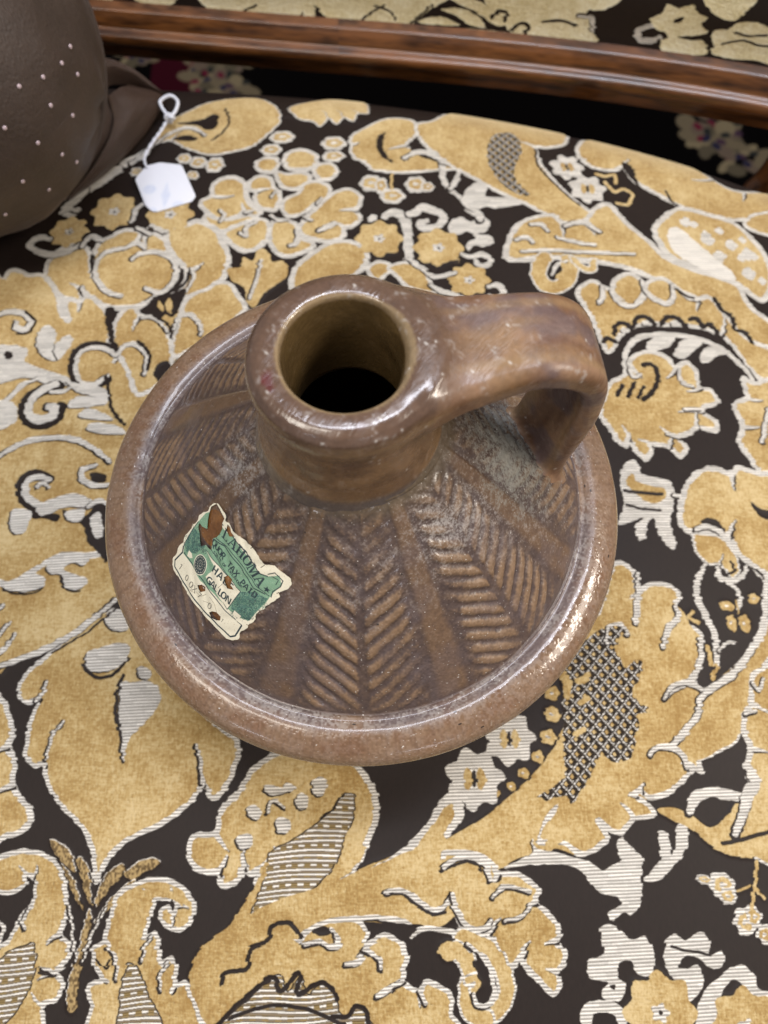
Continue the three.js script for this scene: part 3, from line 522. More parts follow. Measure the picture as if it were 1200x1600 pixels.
function brocade(W, H, design, x0, z0, sizeX, sizeZ, GOLD0, GOLD, GOLD2, turns, keep) {
  const A = document.createElement('canvas'), B = document.createElement('canvas');
  A.width = B.width = W; A.height = B.height = H;
  const a = A.getContext('2d'), b = B.getContext('2d'), S = W / sizeX * 1e-4;
  a.fillStyle = b.fillStyle = '#000'; a.fillRect(0, 0, W, H); b.fillRect(0, 0, W, H);
  const INK = { V: ['#f00', '#000'], S: ['#0f0', '#000'], K: ['#00f', '#000'], Q: ['#000', '#f00'], O: ['#000', '#0f0'], D: ['#000', '#000'], R: ['#000', '#00f'] };
  for (const c of [a, b]) { c.setTransform(S, 0, 0, S, -x0 * 1e4 * S, -z0 * 1e4 * S); c.lineJoin = 'round'; c.lineCap = 'round'; }
  const trace = (c, L, closed) => { c.beginPath(); c.moveTo(L[0], L[1]); for (let i = 2; i < L.length; i += 2) c.lineTo(L[i], L[i + 1]); if (closed) c.closePath(); };
  const fill = (k, L) => { [a, b].forEach((c, i) => { c.fillStyle = INK[k][i]; trace(c, L, true); c.fill(); }); };
  const line = (k, w, L, closed) => { [a, b].forEach((c, i) => { c.strokeStyle = INK[k][i]; c.lineWidth = w; trace(c, L, closed); c.stroke(); }); };
  const ring = (x, y, rx, ry, n, amp, ph = 0) => { const L = []; for (let i = 0; i < 72; i++) { const t = i / 72 * Math.PI * 2, r = 1 + amp * Math.cos(n * t + ph); L.push(x + rx * r * Math.cos(t), y + ry * r * Math.sin(t)); } return L; };
  // the edge of every form steps from thread to thread, as in any weave
  const woven = (L) => { const o = []; for (let i = 0; i < L.length; i += 2) { const x = L[i], y = L[i + 1]; o.push(x + 3.2 * (noise3(x * 0.06, y * 0.09, 3.3) - 0.5) * 2, y + 3.2 * (noise3(x * 0.06, y * 0.09, 9.1) - 0.5) * 2); } return o; };
  // at each notch of a lobed edge a short silver vein runs into the leaf, with a hair of ground beside it
  const lobes = (P, w) => {
    const n = P.length / 2; let area = 0; for (let i = 0; i < n; i++) { const j = (i + 1) % n; area += P[i * 2] * P[j * 2 + 1] - P[j * 2] * P[i * 2 + 1]; }
    const o = Math.sign(area);
    for (let i = 0; i < n; i++) {
      const a = (i + n - 1) % n, b = (i + 1) % n, ux = P[i * 2] - P[a * 2], uy = P[i * 2 + 1] - P[a * 2 + 1], vx = P[b * 2] - P[i * 2], vy = P[b * 2 + 1] - P[i * 2 + 1], lu = Math.hypot(ux, uy) || 1, lv = Math.hypot(vx, vy) || 1, turn = Math.asin(clamp((ux * vy - uy * vx) / (lu * lv), -1, 1)) * o;
      if (turn > -0.55 || Math.abs(area) < 40000) continue;
      let bx = ux / lu - vx / lv, by = uy / lu - vy / lv; const lb = Math.hypot(bx, by) || 1; bx /= lb; by /= lb;
      const len = w * 1.2 + Math.min(lu, lv, 90) * (0.5 + 0.5 * hash3(Math.round(P[i * 2]), Math.round(P[i * 2 + 1]), 3)), bend = (hash3(i, Math.round(area), 9) - 0.5) * 0.9, pts = [];
      for (let k = 0; k <= 7; k++) { const t = k / 7; pts.push([P[i * 2] + (bx * t + -by * bend * t * t) * len, P[i * 2 + 1] + (by * t + bx * bend * t * t) * len]); }
      for (let k = 0; k < 7; k++) { const w2 = w * 0.85 * (1 - 0.11 * k); line('D', w2 * 0.5 + 1, [pts[k][0] + w2 * 0.5, pts[k][1] + w2 * 0.55, pts[k + 1][0] + w2 * 0.5, pts[k + 1][1] + w2 * 0.55]); }
      for (let k = 0; k < 7; k++) line('S', w * 0.85 * (1 - 0.11 * k), [...pts[k], ...pts[k + 1]]);
    }
  };
  // the design comes again, turned over, on either side of its own panel
  for (const [mx, cx, mz, cz] of [...turns, [1, 0, 1, 0]]) {
  for (const c of [a, b]) c.setTransform(S * mx, 0, 0, S * mz, (cx - x0 * 1e4) * S, (cz - z0 * 1e4) * S);
  if (mx === 1 && mz === 1 && keep) fill('D', keep);
  for (const [k, w, P] of design) {
    if (k === 'c') {
      const [x, y, rx, ry = rx] = P;
      fill('V', woven(ring(x, y, rx, ry, 8, 0.1))); 
      fill('S', ring(x, y, rx * 0.24, ry * 0.22, 5, 0.2)); fill('D', ring(x + rx * 0.02, y, rx * 0.06, ry * 0.06, 3, 0));
    } else if (k === 'w') {
      const [x, y, rx, ry = rx] = P;
      fill('S', woven(ring(x, y, rx * 0.9, ry * 0.9, 7, 0.14, 0.6)));
      fill('V', ring(x - rx * 0.2, y, rx * 0.16, ry * 0.34, 3, 0.1)); fill('V', ring(x + rx * 0.22, y, rx * 0.15, ry * 0.34, 3, 0.1)); fill('D', ring(x, y, rx * 0.07, ry * 0.3, 2, 0.1));
    } else if (k[0] === 'e') {
      const [x, y, rx, ry = rx] = P;
      if (k === 'e') { fill('S', woven(ring(x, y, rx, ry, 6, 0.06))); fill('V', ring(x, y, rx * 0.66, ry * 0.6, 5, 0.08)); fill('S', ring(x, y, rx * 0.28, ry * 0.2, 3, 0.2)); }
      if (k === 'e2') fill('S', woven(ring(x, y, rx, ry, 4, 0.1)));
      if (k === 'e3') { fill('V', woven(ring(x, y, rx, ry, 5, 0.06))); fill('S', ring(x - rx * 0.1, y, rx * 0.25, ry * 0.2, 3, 0.1)); }
    } else if ('ldgh'.includes(k)) {
      const L = woven(spline(P, false));
      if (k === 'l') { line('D', w + 3, L.map((v, i) => v + (i % 2 ? 4 : -4))); for (let q = 0; q < L.length - 2; q += 2) line('S', w * (0.7 + 0.5 * noise3(L[q] * 0.02, L[q + 1] * 0.02, 2.5)) * (q < 8 || q > L.length - 12 ? 0.75 : 1), [L[q], L[q + 1], L[q + 2], L[q + 3]]); }
      if (k === 'd') line('D', w, L);
      if (k === 'g') line('V', w, L);
      if (k === 'h') { line('S', w + 14, L); line('V', w - 4, L); }
    } else {
      const L = woven(spline(P, true));
      if (k === 'V') { if (w > 0) { fill('V', L); for (let q = 0; q < L.length; q += 2) { const q2 = (q + 2) % L.length, wv = w * (0.62 + 0.5 * noise3(L[q] * 0.02, L[q + 1] * 0.02, 5.5)); line('S', wv, [L[q], L[q + 1], L[q2], L[q2 + 1]]); } lobes(P, w); } else fill('V', L); }
      else if (k === 'G') fill('V', L);
      else if (k === 'O') { fill('O', L); line('S', w * 0.4, L.slice(0, L.length >> 1)); }
      else { if (k === 'S') fill('D', L.map((v, i) => v + (i % 2 ? 5 : -5))); fill(k, L); if (k === 'Q') line('D', 4, L, true); }
    }
  }
  }
  // weave: base colours of the yarns, relief and gloss, texel by texel
  const da = a.getImageData(0, 0, W, H).data, db = b.getImageData(0, 0, W, H).data, N = W * H;
  const color = new Uint8Array(N * 4), relief = new Float32Array(N * 4), nap = new Uint8Array(N * 4), vel = new Float32Array(N);
  for (let i = 0; i < N; i++) vel[i] = Math.max(da[i * 4], db[i * 4 + 1]) / 255;
  const soft = blur(vel, W, H, 9), softer = blur(vel, W, H, 22);
  const mm = sizeX * 1000 / W, GROUND = [0.0155, 0.0098, 0.0076], SILVER = [0.80, 0.76, 0.685], GAP = [0.17, 0.138, 0.105];
  for (let j = 0, i = 0; j < H; j++) for (let q = 0; q < W; q++, i++) {
    const x = x0 * 1000 + q * mm, z = z0 * 1000 + j * mm * (sizeZ / sizeX) / (H / W);
    const wv = 0.25 * (noise3(x * 0.09, z * 0.3, 5) - 0.5), weft = Math.floor((z + 0.035 * x + wv) / 1.22), ii = j * W + clamp(q + Math.round((hash3(weft, 7, 2) - 0.5) * 4.2), 0, W - 1), v = da[ii * 4] / 255, s = da[ii * 4 + 1] / 255, k = da[ii * 4 + 2] / 255, qq = db[ii * 4] / 255, o = db[ii * 4 + 1] / 255, rr = db[ii * 4 + 2] / 255, g = clamp(1 - v - s - k - qq - o - rr, 0, 1);
    const wob = 0.25 * (noise3(x * 0.09, z * 0.3, 5) - 0.5), row = (z + 0.035 * x + wob) / 1.22, rib = row - Math.floor(row), crest = ss(0.02, 0.24, rib) * (1 - ss(0.68, 0.96, rib));
    const thread = hash3(Math.floor(row), Math.floor(x / 9 + hash3(Math.floor(row), 3, 1) * 7), 4), grain = noise3(x * 5.1, z * 5.1, 1.5), fine = noise3(x * 2.2, z * 2.6, 8.5);
    // velvet
    const pile = fbm(x * 0.16, z * 0.16, 2.2, 3), brush = fbm(x * 0.032 + 4, z * 0.05, 6.1, 3), tuft = noise3(x * 1.5, z * 1.25, 4.4);
    const strie = noise3(x * 0.5, z * 2.6, 14), strie2 = noise3(x * 2.8, z * 0.45, 19);
    let tone = 0.5 + 0.72 * (pile - 0.5) + 1.1 * (brush - 0.5) + 0.72 * (tuft - 0.5) + 0.66 * (grain - 0.5) + 0.5 * (strie - 0.5) + 0.4 * (strie2 - 0.5);
    let cv = tone < 0.5 ? mix3(GOLD0, GOLD, clamp(tone * 2, 0, 1)) : mix3(GOLD, GOLD2, clamp(tone * 2 - 1, 0, 1));
    // silver weft over dark warp
    const ts = 0.76 + 0.3 * thread + 0.2 * (fine - 0.5), cs = mix3(GAP, [SILVER[0] * ts, SILVER[1] * ts, SILVER[2] * ts], 0.34 + 0.66 * crest);
    // ground satin
    const tg = 0.85 + 0.3 * noise3(x * 3.3, z * 0.8, 2) + 0.12 * (grain - 0.5), cg = [GROUND[0] * tg, GROUND[1] * tg, GROUND[2] * tg];
    let r = cv[0] * v + cs[0] * s + cg[0] * g, gg = cv[1] * v + cs[1] * s + cg[1] * g, bb = cv[2] * v + cs[2] * s + cg[2] * g;
    let h = 0.25 * g + s * (0.24 + 0.36 * crest) + v * (0.52 + 0.3 * soft[i] + 0.25 * (softer[i] - 0.5) + 0.16 * (grain - 0.5) + 0.16 * (tuft - 0.5) + 0.08 * (strie - 0.5)), rough = g * 0.56 + s * 0.5 + v * 0.95;
    if (k > 0) {                                              // small diaper of silver, gold and ground
      const P = 5.0, u1 = (x + z * 0.9) / P, u2 = (x - z * 0.9) / P, f1 = Math.abs(u1 - Math.floor(u1) - 0.5), f2 = Math.abs(u2 - Math.floor(u2) - 0.5), m = Math.max(f1, f2), st = 0.07 * (fine - 0.5);
      const ck = m + st < 0.2 ? cv : m + st < 0.28 ? cg : m < 0.44 && (u1 - Math.floor(u1) - 0.5) * 0.8 + (u2 - Math.floor(u2) - 0.5) < 0.12 ? [SILVER[0] * (0.5 + 0.5 * crest), SILVER[1] * (0.5 + 0.5 * crest), SILVER[2] * (0.5 + 0.5 * crest)] : [0.04, 0.03, 0.022];
      r += ck[0] * k; gg += ck[1] * k; bb += ck[2] * k; h += k * (m < 0.2 ? 0.6 : m < 0.28 ? 0.3 : 0.55 * crest + 0.2); rough += k * 0.6;
    }
    if (qq > 0) {                                             // wide stripes of weft with gold floats
      const row2 = (z + 0.05 * x + 2.2 * wob + 0.5 * Math.sin(x * 0.16 + z * 0.05)) / 1.65, r2 = row2 - Math.floor(row2), c2 = ss(0.04, 0.2, r2) * (1 - ss(0.5, 0.66, r2)), dash = (x / 4.6 + 0.5 * (Math.floor(row2) & 1)) % 1, gold = Math.floor(row2) & 1 ? (Math.abs(dash % 1) < 0.5 ? 1 : 0) : 0;
      const cq = c2 > 0.5 && !(gold && c2 < 0.85) && !((Math.floor(row2) & 3) === 3 && gold) ? [SILVER[0] * (0.8 + 0.3 * thread), SILVER[1] * (0.8 + 0.3 * thread), SILVER[2] * (0.8 + 0.3 * thread)] : mix3(GAP, [0.26, 0.18, 0.075], 0.35 + 0.65 * gold);
      r += cq[0] * qq; gg += cq[1] * qq; bb += cq[2] * qq; h += qq * (0.3 + 0.4 * c2); rough += qq * 0.55;
    }
    if (rr > 0) { const t2 = 0.9 + 0.2 * thread, cr = mix3([0.3, 0.25, 0.19], [SILVER[0] * t2, SILVER[1] * t2, SILVER[2] * t2], 0.4 + 0.6 * crest); r += cr[0] * rr; gg += cr[1] * rr; bb += cr[2] * rr; h += rr * (0.45 + 0.3 * crest); rough += rr * 0.55; }
    if (o > 0) { const sp = noise3(x * 1.7, z * 1.2, 7.7), co = mix3([0.11, 0.07, 0.03], [0.37, 0.26, 0.115], ss(0.25, 0.7, sp)); r += co[0] * o; gg += co[1] * o; bb += co[2] * o; h += o * (0.45 + 0.2 * sp); rough += o * 0.9; }
    const n4 = i * 4;
    color[n4] = s8(r); color[n4 + 1] = s8(gg); color[n4 + 2] = s8(bb); color[n4 + 3] = 255;
    relief[n4] = h; relief[n4 + 1] = rough; relief[n4 + 3] = 1;
    const nv = clamp(v + 0.6 * o, 0, 1); nap[n4] = 255 * nv; nap[n4 + 1] = 238 * nv; nap[n4 + 2] = 200 * nv; nap[n4 + 3] = 255;
  }
  const lofty = new Float32Array(N); for (let i = 0; i < N; i++) lofty[i] = da[i * 4 + 1] / 255 * 0.12 + (da[i * 4 + 2] + db[i * 4] + db[i * 4 + 2]) / 255 * 0.4 + 0.5 * vel[i] + 0.5 * vel[i] * soft[i];
  const M = THREE.MirroredRepeatWrapping, rt = dataTexture(relief, W, H, false, M);
  const mat = new THREE.MeshPhysicalMaterial({ map: dataTexture(color, W, H, true, M), bumpMap: rt, bumpScale: 0.0018, roughnessMap: rt, roughness: 1, sheen: 1, sheenColor: new THREE.Color(2, 2, 2), sheenColorMap: dataTexture(nap, W, H, true, M), sheenRoughness: 1.0, specularIntensity: 0.42 });
  const smooth = blur(lofty, W, H, 2), fold = (t) => { t = Math.abs(t) % 2; return t > 1 ? 2 - t : t; };
  return [mat, (u, v) => smooth[Math.min(H - 1, Math.floor(fold(v) * H)) * W + Math.min(W - 1, Math.floor(fold(u) * W))]];
}
function blur(src, W, H, r) {                                 // two box passes each way
  let a = src, b = new Float32Array(W * H);
  for (let pass = 0; pass < 2; pass++) {
    for (let y = 0; y < H; y++) { let s = 0; const o = y * W; for (let x = -r; x <= r; x++) s += a[o + clamp(x, 0, W - 1)]; for (let x = 0; x < W; x++) { b[o + x] = s / (2 * r + 1); s += a[o + Math.min(W - 1, x + r + 1)] - a[o + Math.max(0, x - r)]; } }
    const c = new Float32Array(W * H);
    for (let x = 0; x < W; x++) { let s = 0; for (let y = -r; y <= r; y++) s += b[clamp(y, 0, H - 1) * W + x]; for (let y = 0; y < H; y++) { c[y * W + x] = s / (2 * r + 1); s += b[Math.min(H - 1, y + r + 1) * W + x] - b[Math.max(0, y - r) * W + x]; } }
    a = c;
  }
  return a;
}
const FX = -0.235, FZ = -0.30, FS = 0.48;
const [seatCloth, seatLoft] = brocade(2048, 2048, DESIGN, FX, FZ, FS, FS, [0.295, 0.178, 0.056], [0.42, 0.288, 0.114], [0.55, 0.42, 0.212], [[-1, -3300, 1, 0], [-1, 3800, 1, 0]], [-2010, -3100, 2330, -3100, 2210, -1900, 1520, 1850, -1370, 1850, -1960, -1900]);
const [backCloth] = brocade(2048, 512, BACK_DESIGN, -0.25, -0.01, 0.52, 0.13, [0.58, 0.49, 0.27], [0.74, 0.66, 0.43], [0.82, 0.77, 0.58], [[-1, -3300, 1, 0], [-1, 4400, 1, 0], [1, 0, -1, 740], [-1, -3300, -1, 740], [-1, 4400, -1, 740], [1, 400, 1, 760], [1, -3300, 1, 770], [1, 3900, 1, 760]], null);  // same brocade; brighter light and velvet sheen put into these paler golds

// ------------------------------------------------------------------ floor and rug
{
  const W = 512, d = new Uint8Array(W * W * 4);
  for (let j = 0, i = 0; j < W; j++) for (let q = 0; q < W; q++, i++) { const n = fbm(q * 0.02, j * 0.3, 1, 3), t = 0.03 + 0.03 * n; d[i * 4] = s8(t * 1.5); d[i * 4 + 1] = s8(t); d[i * 4 + 2] = s8(t * 0.65); d[i * 4 + 3] = 255; }
  const t = dataTexture(d, W, W, true); t.repeat.set(3, 3);
  const f = new THREE.Mesh(new THREE.BoxGeometry(4, 0.05, 4), new THREE.MeshStandardMaterial({ map: t, roughness: 0.55 }));
  f.name = 'floor'; f.position.set(0, -0.025, 0); f.receiveShadow = true; f.userData = { kind: 'structure', label: 'dark wooden floor beneath the chair' }; scene.add(f);
}
{
  const W = 1024, H = 512, c = document.createElement('canvas'); c.width = W; c.height = H; const g = c.getContext('2d');
  g.fillStyle = '#040303'; g.fillRect(0, 0, W, H);  // near-black fill paints the shade in the gap behind the seat
  const bloom = (x, y, s) => {
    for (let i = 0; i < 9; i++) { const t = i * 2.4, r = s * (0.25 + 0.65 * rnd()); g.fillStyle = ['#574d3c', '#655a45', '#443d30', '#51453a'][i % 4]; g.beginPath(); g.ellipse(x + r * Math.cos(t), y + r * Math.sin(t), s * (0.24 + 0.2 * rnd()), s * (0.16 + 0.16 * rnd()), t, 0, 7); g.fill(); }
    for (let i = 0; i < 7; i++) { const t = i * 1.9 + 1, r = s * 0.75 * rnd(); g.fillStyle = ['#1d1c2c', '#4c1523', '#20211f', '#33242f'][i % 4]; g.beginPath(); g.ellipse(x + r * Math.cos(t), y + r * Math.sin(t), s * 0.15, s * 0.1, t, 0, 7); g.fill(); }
  };
  // 1.6 m by 0.8 m of rug: pairs of blossoms either side of a maroon band, dimmed, on a field painted black for the shade there
  const at = (x, z) => [(x + 0.7) / 1.6 * W, (z + 1.25) / 0.8 * H];
  const quad = (pts, col) => { g.fillStyle = col; g.beginPath(); pts.forEach((p, i) => { const [x, y] = at(...p); i ? g.lineTo(x, y) : g.moveTo(x, y); }); g.closePath(); g.fill(); };
  quad([[-0.305, -0.95], [-0.25, -0.95], [-0.245, -0.72], [-0.30, -0.72]], '#28070f');
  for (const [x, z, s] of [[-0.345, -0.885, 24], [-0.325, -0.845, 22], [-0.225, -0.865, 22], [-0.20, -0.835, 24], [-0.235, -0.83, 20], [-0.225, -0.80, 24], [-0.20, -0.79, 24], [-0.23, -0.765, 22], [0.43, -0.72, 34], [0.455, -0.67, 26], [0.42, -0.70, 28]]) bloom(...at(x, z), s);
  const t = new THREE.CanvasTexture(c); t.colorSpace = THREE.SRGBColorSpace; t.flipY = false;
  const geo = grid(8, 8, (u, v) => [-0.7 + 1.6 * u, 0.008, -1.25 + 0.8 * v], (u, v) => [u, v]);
  const rug = thing('floor_rug', 'floor rug behind the chair with cream blossoms and a maroon band, its shade painted black', 'rug');
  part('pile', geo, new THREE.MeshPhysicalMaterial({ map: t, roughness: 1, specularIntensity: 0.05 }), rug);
  const body = new THREE.BoxGeometry(1.6, 0.007, 0.8); body.translate(0.1, 0.0036, -0.85);
  part('backing', body, new THREE.MeshStandardMaterial({ color: 0x14100f, roughness: 1 }), rug);
}

// ------------------------------------------------------------------ the chair
const wood = (() => {
  const W = 1024, H = 128, d = new Uint8Array(W * H * 4), r = new Uint8Array(W * H * 4);
  for (let j = 0, i = 0; j < H; j++) for (let q = 0; q < W; q++, i++) {
    const n = fbm(q * 0.012, j * 0.22, 3, 4), s = noise3(q * 0.06, j * 0.9, 7), m = fbm(q * 0.02, j * 0.05, 12, 2), t = clamp(0.55 + 1.5 * (n - 0.5) + 0.5 * (s - 0.5) + 0.6 * (m - 0.5), 0, 1), c = mix3([0.032, 0.011, 0.0035], [0.165, 0.06, 0.015], t);
    d.set([s8(c[0]), s8(c[1]), s8(c[2]), 255], i * 4); r.set([0, 60 + 60 * s + 40 * m, 0, 255], i * 4);
  }
  return new THREE.MeshPhysicalMaterial({ map: dataTexture(d, W, H, true), roughnessMap: dataTexture(r, W, H, false), roughness: 1, clearcoat: 0.55, clearcoatRoughness: 0.16, specularIntensity: 0.6 });
})();
{
  const chair = thing('upholstered_chair', 'carved wood chair upholstered in brown and gold floral brocade under the jug', 'chair');
  const X0 = -0.31, X1 = 0.33, Z1 = 0.27, WALL = 0.055;
  const NX1 = 820, NZ1 = 620, NA = 60, NW = 12, LOFT = 0.0009;                   // the pile stands up to 0.9 mm above the satin
  const seatGeo = grid(NX1, NZ1 + NA + NW, (u, v, i, j) => {
    const side = i === 0 || i === NX1, x = lerp(X0, X1, clamp((i - 1) / (NX1 - 2), 0, 1)), zb = backEdge(x);
    let z, y;
    if (j === 0) { z = Z1; y = SEAT - WALL - 0.05; }
    else if (j <= NZ1) { z = lerp(Z1, zb + ROLL, (j - 1) / (NZ1 - 1)); const rj = Math.hypot(x, z); y = seatY(x, z) + 0.0016 * (fbm(x * 11, 3, z * 11, 2) - 0.5) * ss(0.07, 0.11, rj) + 0.0026 * ss(0.076, 0.105, rj) * (1 - ss(0.11, 0.19, rj)) + LOFT * seatLoft((x - FX) / FS, (z - FZ) / FS); }
    else if (j <= NZ1 + NA) { const a = (j - NZ1) / NA * Math.PI / 2; z = zb + ROLL - ROLL * Math.sin(a); y = seatY(x, zb + ROLL + 0.0001) - ROLL * (1 - Math.cos(a)); const f = LOFT * seatLoft((x - FX) / FS, (z - FZ) / FS); y += f * Math.cos(a); z -= f * Math.sin(a); }
    else { z = zb; y = seatY(x, zb + ROLL + 0.0001) - ROLL - (j - NZ1 - NA) / NW * WALL; }
    if (side) y = SEAT - WALL - 0.05;
    return [x, y, z];
  }, (u, v, p) => [(p[0] - FX) / FS, (p[2] - FZ) / FS]);
  part('seat', seatGeo, seatCloth, chair);
  const woodBar = (w, h, d, x, y, z, name, turn = 0) => { const g = new RoundedBoxGeometry(w, h, d, 2, Math.min(w, h, d) * 0.2); g.rotateY(turn); g.translate(x, y, z); part(name, g, wood, chair); };
  woodBar(0.62, 0.05, 0.03, 0.01, 0.355, 0.25, 'seat_rail'); woodBar(0.03, 0.05, 0.5, -0.295, 0.355, -0.02, 'seat_rail'); woodBar(0.03, 0.05, 0.44, 0.315, 0.355, 0.03, 'seat_rail');
  for (const [x, z] of [[-0.29, 0.24], [0.31, 0.24], [-0.29, -0.27], [0.31, -0.19]]) { const g = new THREE.CylinderGeometry(0.022, 0.014, 0.345, 20); g.translate(x, 0.1805, z); part('leg', g, wood, chair); }
  // moulded rail at the foot of the back
  const railTop = (x) => SEAT - 0.0023 + 0.2 * (x + 0.09) ** 2 * (x > -0.09 ? 1 : 0.3);
  const SEC = spline([-0.022, -0.029, 0.0, -0.029, 0.003, -0.0275, 0.0042, -0.0215, 0.0052, -0.0180, 0.0092, -0.0160, 0.0104, -0.0130, 0.0094, -0.0100, 0.0052, -0.0085, 0.0042, -0.0065, 0.002, -0.002, -0.002, 0.0005, -0.022, 0.0015], true, 5);
  const ns = SEC.length / 2;
  part('back_rail', grid(160, ns, (u, v, i, j) => { const x = lerp(-0.31, 0.33, u), k = j % ns; return [x, railTop(x) + SEC[k * 2 + 1], backEdge(x) - 0.0215 + SEC[k * 2]]; }, (u, v) => [u * 2.2, v * 1.0], true), wood, chair);
  // padded back above the rail, leaning away
  const bw = (x, v) => [x, railTop(x) - 0.001 + v * 0.97, backEdge(x) - 0.026 - 0.25 * v];
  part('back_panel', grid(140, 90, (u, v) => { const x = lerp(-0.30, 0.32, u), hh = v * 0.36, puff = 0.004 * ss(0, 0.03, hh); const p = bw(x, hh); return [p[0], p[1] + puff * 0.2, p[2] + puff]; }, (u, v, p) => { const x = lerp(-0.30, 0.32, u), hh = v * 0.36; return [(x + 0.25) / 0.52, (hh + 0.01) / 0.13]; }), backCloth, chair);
  part('back_lining', grid(40, 10, (u, v) => { const x = lerp(-0.30, 0.32, u), p = bw(x, v * 0.36); return [p[0], p[1], p[2] - 0.03]; }, null, true), new THREE.MeshStandardMaterial({ color: 0x1b1411, roughness: 0.9 }), chair);
  part('crest_rail', grid(60, 12, (u, v) => { const x = lerp(-0.31, 0.33, u), p = bw(x, 0.365), a = v * Math.PI * 2; return [x, p[1] + 0.018 * Math.sin(a), p[2] - 0.014 + 0.024 * Math.cos(a)]; }, (u, v) => [u * 2, v]), wood, chair);
  const post = (pts, r, name) => { const c = new THREE.CatmullRomCurve3(pts.map((p) => V3(...p))); part(name, new THREE.TubeGeometry(c, 40, r, 14), wood, chair); };
  post([[0.243, 0.458, -0.262], [0.243, 0.437, -0.262], [0.2455, 0.42, -0.2605], [0.2435, 0.40, -0.258], [0.236, 0.38, -0.255], [0.25, 0.33, -0.25]], 0.0135, 'back_post');
  post([[-0.305, 0.455, -0.333], [-0.305, 0.42, -0.333], [-0.30, 0.34, -0.31]], 0.0135, 'back_post');
  post([[0.325, 0.44, -0.215], [0.325, 0.62, -0.245], [0.325, 0.81, -0.31]], 0.0135, 'back_stile'); post([[-0.305, 0.44, -0.34], [-0.305, 0.62, -0.385], [-0.305, 0.81, -0.445]], 0.0135, 'back_stile');
}
// ------------------------------------------------------------------ the jug. Lengths in units of K metres; u is height above the shoulder rim's widest line
const K = 0.225, RIMY = 0.09;                                  // the rim's widest line stands 9 cm above the jug's foot
const jug = thing('stoneware_jug', 'squat brown glazed stoneware jug with loop handle and embossed leaf shoulder, on the brocade seat', 'jug', [0, SEAT - 0.0006, 0]);
const SLOPE = Math.hypot(0.216, 0.194), LSC = SLOPE / 0.194;
const coneAt = (s) => [0.103 + 0.194 * s, 0.243 - 0.216 * s + 0.004 * Math.sin(Math.PI * clamp(s, 0, 1))];
const AMP = 0.003;                                             // depth of the emboss
// eight leaves round the shoulder: returns [relief 0..1, kind] with kind 0 plain band, 1 leaf
function leaf(phi, s) {
  const r = coneAt(s)[0], wq = 0.010 * (noise3(phi * 9, s * 7, 1.7) - 0.5) * 2, deg = (phi + wq) * 180 / Math.PI - 1.5, m = Math.round(deg / 45), a = (deg - m * 45) / 16.6, t = Math.abs(a);
  const w = t * 16.6 * Math.PI / 180 * r, l = s * SLOPE, side = a > 0 ? 0.31 : 0.0;
  const q = (l + 0.86 * w + 0.002 * (noise3(phi * 30, s * 22, 4) - 0.5)) / 0.0236 + side + hash3(m, 5, 2);
  const f = q - Math.floor(q), vein = ss(0.0, 0.4, f) * (1 - ss(0.56, 1.0, f));
  const inLeaf = 1 - ss(0.93, 1.03, t), rib = ss(0.02, 0.13, t), tipIn = 1 - ss(0.72, 0.95, t), band = ss(1.04, 1.2, t);
  const wear = 0.55 + 0.45 * ss(0.25, 0.6, noise3(phi * 5, s * 4, 8)), ends = ss(0.0, 0.06, s) * (1 - ss(0.955, 1, s));
  const veined = vein * rib * (0.35 + 0.65 * tipIn) * inLeaf * wear * lerp(0.55, 1, ss(0.12, 0.4, s));
  const plain = band * 0.56;
  return [clamp(veined + plain, 0, 1) * ends, veined * ends, plain * ends];
}
// profile rows: shoulder cone, then groove, rim and body
const rows = []; const NC = 300;
for (let i = 0; i <= NC; i++) { const s = -0.06 + 1.06 * i / NC, c = s < 0 ? [0.103 + 0.194 * s, 0.243 - 0.216 * s] : coneAt(s); rows.push([c[0], c[1], s]); }
{
  const P = spline([0.297, 0.027, 0.2995, 0.0240, 0.3035, 0.0238, 0.3075, 0.0256, 0.3135, 0.0272, 0.321, 0.0270, 0.331, 0.0242, 0.342, 0.0192, 0.3500, 0.0125, 0.354, 0.0050, 0.3556, -0.001, 0.3548, -0.009, 0.3515, -0.02, 0.3475, -0.03, 0.3455, -0.045, 0.345, -0.07, 0.344, -0.2, 0.341, -0.33, 0.334, -0.375, 0.322, -0.394, 0.30, -0.3975, 0.27, -0.396, 0.0005, -0.394], false, 7);
  for (let i = 2; i < P.length; i += 2) rows.push([P[i], P[i + 1], 2]);
}
const arc = [0]; for (let i = 1; i < rows.length; i++) arc.push(arc[i - 1] + Math.hypot(rows[i][0] - rows[i - 1][0], rows[i][1] - rows[i - 1][1]));
const ARCMAX = 0.46;                                            // the texture covers this much of the profile
const nrm = rows.map((r, i) => { const a = rows[Math.max(0, i - 1)], b = rows[Math.min(rows.length - 1, i + 1)], dr = b[0] - a[0], du = b[1] - a[1], n = Math.hypot(dr, du) || 1; return [-du / n, dr / n]; });
const NP = 960;
